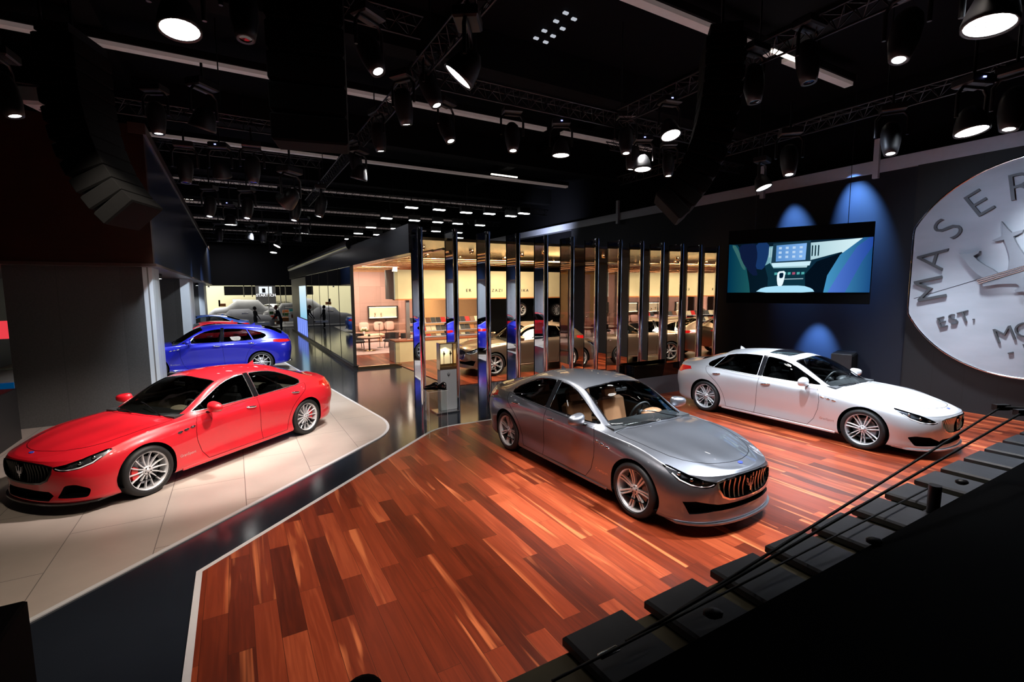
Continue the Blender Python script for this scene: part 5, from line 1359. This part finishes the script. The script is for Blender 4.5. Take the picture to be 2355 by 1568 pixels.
# cars under dust sheets
def covered(pxc,py,D,L,H_,W_,rz,lab,mat):
    P=at_depth(pxc,py,D); mb=MB(); V=[];F=[]
    prof=[(-.5,.30),(-.48,.50),(-.40,.62),(-.26,.66),(-.17,.98),(.12,1.0),(.26,.66),(.42,.60),(.50,.40),(.5,.20)]
    n=12
    for x,z in prof:
        for k in range(n+1):
            a=math.pi*k/n; e=.45; y=math.copysign(abs(math.cos(a))**e,math.cos(a)); zz=abs(math.sin(a))**e
            tp=1-.18*max(0,zz-.6)/.4*(z>.8)
            V.append((x*L,y*W_/2*tp,z*H_*zz))
    for i in range(len(prof)-1):
        for k in range(n): F.append((i*(n+1)+k,i*(n+1)+k+1,(i+1)*(n+1)+k+1,(i+1)*(n+1)+k))
    mb.add(V,F,True); o=mb.build('covered_car',mat); o.location=(P.x,P.y,.03); o.rotation_euler=(0,0,rz); tag(o,lab,'covered car')
cov=pm('grey_dust_sheet',(.33,.34,.37),.7,var=.15,scale=3)
covered(567,720,47,6.2,2.0,2.4,TH+3.14,'large off-road car under a grey dust sheet, in the far booth',cov)
covered(556,735,38.5,4.6,1.4,1.8,TH+.0,'low car under a grey dust sheet before the larger covered one',cov)
covered(672,720,46,5,1.7,2.1,TH,'car under a grey dust sheet at the right of the far booth',cov)
P=at_depth(620,712,52); make_car(spec_of(paint=paint('white_paint',(.75,.77,.78),rough=.4),loc=(P.x,P.y,.03),rz=TH+2.2,label='white sedan in the far booth beyond the covered cars',lod=2,ns=4,seat=M['dark_leather'],wheel=dict(n=6,w0=.015,w1=.012,detail=0)))
P=at_depth(632,705,56); make_car(tall_body(paint=paint('olive_paint',(.10,.09,.05),rough=.4),loc=(P.x,P.y,.03),rz=TH+2.4,label='dark olive tall car behind the white sedan in the far booth',lod=2,ns=4,seat=M['dark_leather'],wheel=dict(n=6,w0=.015,w1=.012,detail=0)))
booth_box('white_bench',587,620,741,747,38,M['lens_white'],'low white bench at the near edge of the far booth','bench',1.0)
booth_box('orange_pouf',650,664,730,739,41,pm('orange_fabric',(.75,.28,.08),.7),'orange cube seat right of the leaning person','pouf',.8)
booth_box('white_case',556,571,719,722.5,40,M['lens_white'],'small white box on the barrier rail before the covered car','box',.4)
booth_box('orange_crate',506,519,698,705,50,pm('orange_crate',(.65,.25,.08),.6),'orange crate stacked at the left edge of the far booth','crate',.6)
booth_box('white_screen',535,553,688,694,58,emis('booth_screen',(.9,.95,1),1.0),'white lit screen on the far booth wall at left','screen',.1)
booth_box('black_post',503,506,690,705,51,M['matte_black'],'black standing banner beside the orange crate','banner',.3)
random.seed(11)
t=empty('barrier_rail',at_z(580,745,0),TH,'long thin steel barrier rail before the covered car','barrier')
MB().tube([(-2.5,0,.95),(2.6,0,.95)],.03,6).build('top_rail',M['satin'],t)
for x in (-2.4,-.8,.8,2.4): MB().tube([(x,0,0),(x,0,.95)],.025,6).build('post',M['satin'],t)
cc=[(.6,.05,.02),(.02,.25,.25),(.7,.6,.5),(.05,.05,.06),(.15,.06,.04),(.6,.62,.65),(.02,.10,.02),(.7,.2,.05)]
nm=['red','teal','beige','black','brown','pale grey','green','orange']
for i in range(22):
    px=620+random.random()*22 if i<12 else 655+random.random()*20; py=712+random.random()*30 if i<12 else 710+random.random()*20
    D=2.8*1106/ (738-660+ (i%3)*3); P=at_depth(px,py,40+i*.12)
    o=MB().box((0,0,0),(.28+.2*random.random(),.25,.18+.16*random.random()),TH).build('merchandise_box',pm('merch_%d'%i,cc[i%8],.5)); o.location=(P.x,P.y,max(P.z,.2))
    tag(o,'small %s item on the %s rack of the far booth, %s from its left'%(nm[i%8],'left' if i<12 else 'right',ORD[i if i<12 else i-12]),'item','items on the booth racks')
for i,(px0,px1) in enumerate(((620,642),(655,676))):
    A=at_depth(px0,740,41); B=at_depth(px1,740,41); t=empty('merchandise_rack',(A.x,A.y,0),0,['wire merchandise rack between the two standing people','wire merchandise rack right of the leaning person'][i],'rack')
    w=B.x-A.x
    for z in (.1,.55,1.0,1.45): MB().box((w/2,0,z),(w,.35,.02)).build('shelf_board',M['satin'],t)
    for x in (0,w): MB().tube([(x,0,0),(x,0,1.6)],.02,6).build('post',M['satin'],t)

# ------------------------------------------------------------------ left edge: counter, dark wall
A=at_z(51,1010,0); u,v=to_uv(A.x,A.y)
t=empty('reception_counter',uv(u,v,.0),TH,'dark reception counter at the left edge beside the fabric pillar','counter')
MB().box((-1.5,-1.0,.5),(3.0,2.0,1.0),bev=.01).build('counter_body',M['black'],t)
for nm_,(x0,x1,y0_,y1_),v_,mt,lb in (('blue_panel',(-60,31,880,955),15.0,pm('blue_panel_glow',(.01,.13,.42),.5,emit=(.0,.2,.6),es=.16),'glowing blue low wall panel behind the counter at the left edge'),('red_stand_in_panel',(-60,14,738,782),17.0,emis('red_panel_glow',(1,.06,.08),.8),'small glowing red stand-in panel at the left edge above the blue one')):  # glow put into both panels; red one stands in for a red-lit lounge
    A=at_v(x0,y1_,v_); B=at_v(x1,y0_,v_); tag(uvbox(nm_,to_uv(A.x,A.y)[0],to_uv(B.x,B.y)[0],v_,v_+.1,A.z,B.z,mt),lb,'panel')
t=MB(); P=at_z(20,1387,1.0); u,v=to_uv(P.x,P.y)
o=empty('equipment_case',(P.x,P.y,0),TH,'black equipment case at the bottom left corner','case')
MB().box((-.32,-.35,.5),(.8,.7,1.0),bev=.015).build('case_body',M['matte_black'],o)
# downlights under the soffit
for i,(px,py) in enumerate(((365,641),(453,655),(480,661))):
    P=at_u(px,py,-1.9+.0); t=empty('soffit_spotlight',(P.x,P.y,3.36),TH,'small lit spotlight under the brown soffit, %s from the near end'%['first','second','third'][i],'light','spotlights under the soffit')
    MB().lathe([(.07,-.16),(.085,-.15),(.085,-.02),(.02,0)],16,caps=False).build('housing',M['black'],t); MB().lathe([(.001,-.165),(.075,-.16)],16,caps=False).build('lens',M['lens_lit'],t)
    spot((P.x,P.y,3.1),(P.x-.2,P.y+.3,0),260,COOL,100,.8,.07)

# ------------------------------------------------------------------ parapet in front of the viewer, bottom right
ZP=1.30
t=struct(uvbox('wall_parapet',.2,14.0,.1,1.50,0,ZP,pm('olive_board',(.15,.135,.08),.6,var=.15)))
struct(uvbox('trim_9',.15,14.0,-5.5,1.17,0,ZP+.13,M['matte_black']))
sl=pm('slate_block',(.075,.082,.095),.45,var=.3,scale=6,bump=.3)
random.seed(2)
for k in range(13):
    u=1.10+.474*k; mb=MB(); mb.box((0,0,0),(.345,.36,.055),bev=.012); o=mb.build('slate_block',sl); o.location=uv(u+.20,1.36,ZP+.0285); o.rotation_euler=(0,0,TH+random.uniform(-.03,.03))
    tag(o,'dark slate weight block on the olive parapet edge, %s from the near end'%ORD[k],'block','slate blocks on the parapet')
def rope(name,a,b,r,lab,sag=0.0):
    a,b=Vector(a),Vector(b); pts=[a+(b-a)*f-Vector((0,0,sag*4*f*(1-f))) for f in np.linspace(0,1,9)]
    return tag(MB().tube(pts,r,6).build(name,M['black']),lab,'cable')
A=at_z(1270,1566,ZP+.12); rope('steel_cable',A,at_z(2140,1120,ZP+.1),.006,'taut black cable lying along the slate blocks of the parapet')
B1=at_z(2302,936,1.95); B2=at_z(2352,948,1.95)
rope('steel_cable',at_z(1560,1404,ZP+.10),B1,.0075,'taut black stay cable rising to the right, upper of the two')
rope('steel_cable',at_z(1440,1475,ZP+.10),B2,.0075,'taut black stay cable rising to the right, lower of the two')
t=empty('stay_bracket',B1,0,'black steel bracket holding the two stay cables at the right edge','bracket')
MB().tube([(-.02,0,0),(B2.x-B1.x+.35,B2.y-B1.y,.0)],.014,8).build('bar',M['black'],t); MB().box((0,0,0),(.10,.04,.04)).build('clamp',M['black'],t); MB().box((B2.x-B1.x,B2.y-B1.y,0),(.10,.04,.04)).build('clamp',M['black'],t)
MB().tube([(.3,.0,.02),(.3,-.0,ZP+.14-B1.z)],.02,8).build('stay_post',M['black'],t)
P=at_z(1400,1500,ZP+.11); t=empty('turnbuckle',P,TH,'steel turnbuckle on the cable above the nearest slate block','turnbuckle')
MB().tube([(-.05,0,0),(-.045,.012,0),(.045,.012,0),(.05,0,0),(.045,-.012,0),(-.045,-.012,0)],.004,6,closed=True).build('frame',M['satin'],t)
MB().tube([(-.09,0,0),(.09,0,0)],.0035,6).build('threaded_rod',M['chrome'],t)
P=at_z(2148,1150,ZP+.14); t=empty('cable_clamp',P,TH,'black upright clamp post on the parapet in the distance','clamp'); MB().tube([(0,0,-.12),(0,0,.10)],.035,12).build('post',M['black'],t); MB().box((-.01,0,-.10),(.16,.09,.03)).build('foot',M['black'],t)
for i,(px,py) in enumerate(((2010,1243),(1640,1410),(2212,1108))):
    P=at_z(px,py,ZP+.15); t=tag(MB().ball((0,0,0),.03,8,(1.5,1,.7)).build('cloth_clip',M['black']),'black clip on the parapet drape, %s'%['middle one','nearest one','farthest one'][i],'clip','clips on the drape'); t.location=P

# ------------------------------------------------------------------ rigging
def truss(name,a,b,lab,w=.26,group='lighting trusses'):
    a0,b=Vector(a),Vector(b); d=(b-a0); rzt=math.atan2(d.y,d.x); L=d.length; a=Vector((0,0,0)); d=Vector((math.hypot(d.x,d.y)/L,0,d.z/L)); s=d.cross(Vector((0,0,1))).normalized()*w/2; up=Vector((0,0,w*.86))
    ch=[lambda f:a+d*f-s+up, lambda f:a+d*f+s+up, lambda f:a+d*f]
    t=empty(name,a0,rzt,lab,'truss',group)
    c=MB(); 
    for g in ch: c.tube([g(0)-a,g(L)-a],.016,6)
    c.build('chords',M['steel_dark'],t)
    l=MB(); n=max(2,int(L/.28)); 
    for i in range(n):
        f0,f1,fm=L*i/n,L*(i+1)/n,L*(i+.5)/n
        for p,q,r in ((0,2,0),(1,2,1),(0,1,0)):
            l.tube([ch[p](f0)-a,ch[q](fm)-a,ch[r](f1)-a],.008,4,caps=False)
    l.build('lacing',M['steel_dark'],t)
    for f in np.arange(.8,L,3.2):
        q=a+d*f+up-a; MB().tube([q,Vector((q.x,q.y,8.0-a0.z))],.012,5).build('hoist_chain',M['steel_dark'],t)
    return t
ZT=6.0
truss('lighting_truss',uv(2.70,3.0,ZT),uv(2.70,20.0,ZT),'black lattice truss running away down the hall left of centre')
truss('lighting_truss',uv(2.9,7.55,ZT),uv(10.3,7.55,ZT),'black lattice truss across the hall over the mirror fins')
truss('lighting_truss',uv(6.70,.5,ZT),uv(6.70,7.3,ZT),'black lattice truss over the silver sedan running to the viewer')
truss('lighting_truss',uv(10.5,.5,ZT),uv(10.5,11.5,ZT),'black lattice truss along the right wall over the screen')
truss('lighting_truss',uv(-4,11.3,ZT),uv(2.5,11.3,ZT),'black lattice truss across the left bays, first from the viewer')
truss('lighting_truss',uv(-4,6.6,ZT+.2),uv(2.4,6.6,ZT+.2),'black lattice truss high over the red sedan')
truss('lighting_truss',uv(13.6,9.6,ZT+.3),uv(8.4,9.6,ZT+.3),'short black lattice truss right of centre before the wall band')
for i,v in enumerate((15.0,19.2,23.8,28.6,34,40)):
    truss('lighting_truss',uv(-3.5 if i!=1 else -1.5,v,ZT+.3),uv(2.4 if i<1 else 13,v,ZT+.3),'black lattice truss across the hall, %s row behind the fins'%ORD[i])
def fixture(px,py,wpx,kind,aim,label,lit=1,mat=None):
    Rl={'w':.155,'s':.062,'p':.11}[kind]; D=2*Rl*1106/wpx
    P=at_depth(px,py,D)
    if P.z>5.75:
        P=at_z(px,py,5.45)
    a=Vector(aim).normalized(); t=empty('moving_head_light' if kind!='p' else 'par_light',P,0,label,'stage light','stage lights on the trusses')
    q=(-a).to_track_quat('Z','Y').to_matrix().to_4x4()   # local z points back into the head
    if kind=='w': prof=[(Rl,-.0),(Rl+.018,-.005),(Rl+.02,.03),(Rl-.005,.14),(Rl-.04,.24),(.06,.30),(.001,.31)]; Lh=.17
    elif kind=='s': prof=[(Rl,.0),(Rl+.03,-.005),(Rl+.05,.08),(.135,.20),(.14,.36),(.12,.46),(.07,.52),(.001,.53)]; Lh=.30
    else: prof=[(Rl,.0),(Rl+.012,0),(Rl+.012,.16),(Rl-.03,.26),(.03,.34),(.001,.345)]; Lh=.16
    hd=MB().lathe(prof,20,(0,0,0),q,caps=False).build('lamp_head',M['black'],t)
    MB().lathe([(.001,.012),(Rl,.008)],24,(0,0,0),q,caps=False).build('lens',(mat or M['lens_lit']) if lit else M['gloss_black'],hd)
    if kind=='w' and lit:
        for k in range(7):
            aa=k*math.pi/3; rr=.0 if k==6 else Rl*.42; c=q@Vector((rr*math.cos(aa),rr*math.sin(aa),.004))
            MB().tube([c+q.to_3x3()@Vector((.024*math.cos(b),.024*math.sin(b),0)) for b in np.linspace(0,6.28,10,endpoint=False)],.003,4,closed=True).build('lens_ring',M['satin'],hd)
    c=q@Vector((0,0,Lh)); side=a.cross(Vector((0,0,1))); side=side.normalized() if side.length>.1 else Vector((1,0,0))
    wy=.21 if kind!='p' else .15; yk=MB(); top=c+Vector((0,0,.36))
    yk.tube([c+side*wy,c+side*wy+Vector((0,0,.28)),top+side*wy*.7,top-side*wy*.7,c-side*wy+Vector((0,0,.28)),c-side*wy],.022,6); yk.build('yoke',M['black'],t)
    MB().box(top+Vector((0,0,.07)),(.34,.26,.12) if kind!='p' else (.1,.1,.06),math.atan2(side.y,side.x),bev=.02).build('base',M['black'],t)
    z1=ZT-P.z; z0=top.z+.12
    if z1>z0+.02: MB().tube([(top.x,top.y,z0),(top.x,top.y,z1)],.018,6).build('hanger',M['steel_dark'],t)
    if kind!='p' and wpx>18:
        MB().box(top+Vector((0,0,.07))-Vector((c.x*0,.14,0)),(.035,.01,.018)).build('status_display',emis('status_%d'%px,(.35,.40,1),2.5),t)
    return t
FX_=[(414,70,75,'w',(.13,-.12,-1),'top left over the red sedan'),(2275,60,87,'w',(-.16,-.05,-1),'top right corner, the largest lens'),(1053,178,66,'w',(-.62,.05,-.75),'pinkish one left of the top centre'),
(465,296,48,'w',(-.35,.1,-1),'left, under the long ceiling tray'),(1290,358,36,'w',(0,.0,-1),'centre, over the mirror fins'),(1478,390,34,'w',(0,-.1,-1),'left of the right line array'),(1543,312,40,'w',(.12,-.35,-1),'before the right line array'),
(2235,303,56,'w',(.03,-.18,-1),'over the medallion, tilted left'),(1757,432,32,'w',(.25,-.25,-.95),'over the hanging screen'),(825,412,32,'w',(-.25,.1,-1),'left of centre, on the long truss'),
(512,407,34,'w',(-.1,.5,-1),'left, on the first row of the bays'),(531,517,24,'w',(0,0,-1),'left, far row, wide lens'),
(870,165,20,'s',(.35,-.2,-.8),'narrow, upper left of centre'),(1037,325,15,'s',(.3,-.2,-.9),'narrow, below the corner of the trusses'),(1180,347,15,'s',(.05,-.2,-1),'narrow, between centre lamps'),
(1440,353,14,'s',(0,-.2,-1),'narrow, left of the right line array'),(1815,402,16,'s',(-.05,-.2,-1),'narrow, over the screen right part'),(2067,138,26,'s',(-.25,-.1,-1),'narrow, upper right'),
(2320,298,22,'s',(-.2,-.1,-1),'narrow, at the right edge'),(2048,354,17,'s',(-.1,-.2,-1),'narrow, above the blue wash'),(35,268,22,'s',(.25,.1,-1),'narrow, at the left edge'),(365,308,16,'s',(.05,.0,-1),'narrow, before the wood fascia'),
(1005,243,18,'s',(.35,-.1,-.9),'narrow, left of the truss corner'),(876,348,14,'s',(.1,.1,-1),'narrow, on the long truss upper part'),(823,400,10,'s',(.1,.1,-1),'narrow, on the long truss middle part'),(935,287,12,'s',(.1,.2,-1),'narrow, dim, on the long truss'),
(1450,390,12,'s',(-.1,.1,-1),'narrow, beside the wide lamp near the right array'),(1537,405,10,'s',(0,-.1,-1),'narrow, under the right line array'),(482,498,11,'s',(0,-.2,-1),'narrow, far left row, first'),(568,502,11,'s',(0,-.2,-1),'narrow, far left row, second'),
(676,507,11,'s',(-.1,-.2,-1),'narrow, far left row, third'),(733,498,11,'s',(-.2,-.1,-1),'narrow, far left row, fourth'),(701,537,18,'w',(-.1,0,-1),'far row, wide lens right of centre'),(683,554,16,'w',(-.3,0,-1),'far row, wide lens below'),
(637,566,15,'w',(-.3,-.3,-.8),'far row, pinkish wide lens'),(629,581,14,'w',(0,-.2,-1),'farthest row, wide lens'),(573,550,16,'w',(-.3,0,-1),'far row, wide tilted lens'),(505,555,7,'s',(0,0,-1),'farthest row, narrow left'),(606,557,7,'s',(0,0,-1),'farthest row, narrow middle'),(655,464,40,'w',(-.8,.3,-.5),'turned sideways left of the long truss')]
for i,f in enumerate(FX_):
    m=M['lens_pink'] if 'pinkish' in f[5] else None
    fixture(*f[:5],'black moving-head stage light, lit: '+f[5],1,m)
for i,(px,py,w_,lab) in enumerate(((1680,235,16,'below the ceiling tray on the right'),(1860,190,14,'large, right of the lit ceiling tube'),(565,90,16,'at the top left, behind the large lens'),(428,420,14,'blue rimmed, left bays first row'),(583,420,14,'left bays first row, second'),(720,300,18,'left of the middle line array'),(1735,235,15,'beside the right line array'))):
    fixture(px,py,w_,'s',(.05,-.1,-1),'black moving-head stage light, unlit: '+lab,0)
# box lights far over the aisle
BX=[(946.6,477.5),(1010,482.5),(1072,489),(1125.6,491.7),(1175,497),(889,502),(953,507),(1006.7,511),(1052.6,514.5),(1104,518),(853,523),(910,526),(1002.7,532),(824,537),(869,540),(802,550),(1053,535),(1056,547),(1205,491)]
for i,(px,py) in enumerate(BX):
    P=at_z(px,py,6.0); t=empty('panel_light',P,TH,'bright white box light on the far trusses, %s of the cluster'%(ORD+['fourteenth','fifteenth','sixteenth','seventeenth','eighteenth','nineteenth'])[i],'stage light','white box lights on the far trusses')
    MB().box((0,0,.13),(.50,.22,.24),bev=.02).build('housing',M['black'],t); MB().box((0,0,-.0),(.46,.18,.03)).build('lens',M['light_white'],t)
    MB().tube([(0,0,.25),(0,0,.4)],.02,6).build('hanger',M['steel_dark'],t)
# line arrays
def line_array(px,py,D,n,ang0,dang,hdir,w,lab,h=.24,dep=.45):
    P=at_depth(px,py,D); t=empty('line_array',P,0,lab,'loudspeaker array','line arrays')
    h_=Vector(hdir).normalized(); s=h_.cross(Vector((0,0,1))); p=Vector((0,0,0)); a=ang0
    MB().box((0,0,.06),(w,dep*.8,.10),math.atan2(s.y,s.x)).build('flying_frame',M['black'],t)
    MB().tube([(0,0,.1),(0,0,8-P.z)],.02,6).build('hoist_chain',M['steel_dark'],t)
    for i in range(n):
        d=Vector((0,0,-1))*math.cos(a)+h_*math.sin(a); nrm=Vector((0,0,1))*math.sin(a)+h_*math.cos(a)
        c=p+d*h/2
        Mx=Matrix((( s.x,nrm.x,-d.x,0),( s.y,nrm.y,-d.y,0),( s.z,nrm.z,-d.z,0),(0,0,0,1)))
        b=MB(); b.box((0,0,0),(w,dep,h*.95),bev=.02); b.v=[tuple(c+(Mx.to_3x3()@Vector(v))) for v in b.v]; b.build('speaker_cabinet',pm('cabinet_%d_%d'%(px,i),(.003,.003,.0035),.9,var=.2,scale=20,spec=.12),t)
        p=p+d*h; a+=dang(i)
    return t
line_array(168,105,6.3,11,-.02,lambda i:.02+.012*i,(1,.15,0),.68,'long black curved speaker array hanging at the left before the wood fascia',.200)
line_array(1660,105,6.3,12,.0,lambda i:.015+.012*i,(-1,.25,0),.66,'long black curved speaker array hanging right of centre',.178)
line_array(700,-60,5.2,6,.0,lambda i:.01,(-.3,1,0),.72,'straight black speaker array hanging at the top left of centre',.28)
# white projector at left
P=at_depth(112,232,7.2); t=empty('projector',P,.2,'pale grey projector hanging behind the left speaker array','projector')
MB().box((0,0,0),(.42,.5,.26),bev=.04).build('projector_body',pm('pale_plastic',(.40,.42,.46),.5),t); MB().tube([(-.30,0,.10),(-.2,0,-.1),(-.05,0,-.13)],.02,6).build('bracket',M['satin'],t); MB().tube([(0,0,.13),(0,0,8-P.z)],.02,6).build('hanger',M['steel_dark'],t)
DL=emis('small_lamp',(.85,.9,1),.55)
# small square lamps in the ceiling
for i,(px,py) in enumerate(((1301,30),(1320,44),(1279,49),(1294,66),(1252,71),(1272,83),(1233,88),(1255,97))):
    P=at_z(px,py,7.95); o=MB().box((0,0,0),(.10,.06,.03),TH).build('ceiling_lamp',DL); o.location=P; tag(o,'tiny pale square lamp in the black ceiling, %s %s'%(['far-left row','near-right row'][i%2],['farthest','second','third','nearest'][i//2]),'light','tiny square ceiling lamps')

# dark rounded top of a lamp housing at the bottom edge of the view
P=at_z(836,1590,1.25); t=empty('floor_stand_lamp',(P.x,P.y,0),0,'black rounded lamp housing peeking in at the bottom edge on the walnut floor','light')
MB().ball((0,0,1.25),.075,16,(1,1,.55)).build('lamp_housing',M['matte_black'],t); MB().tube([(0,0,.02),(0,0,1.22)],.02,8).build('stand_pole',M['matte_black'],t); MB().lathe([(.18,.016),(.18,.03),(.02,.05)],20).build('stand_foot',M['matte_black'],t)
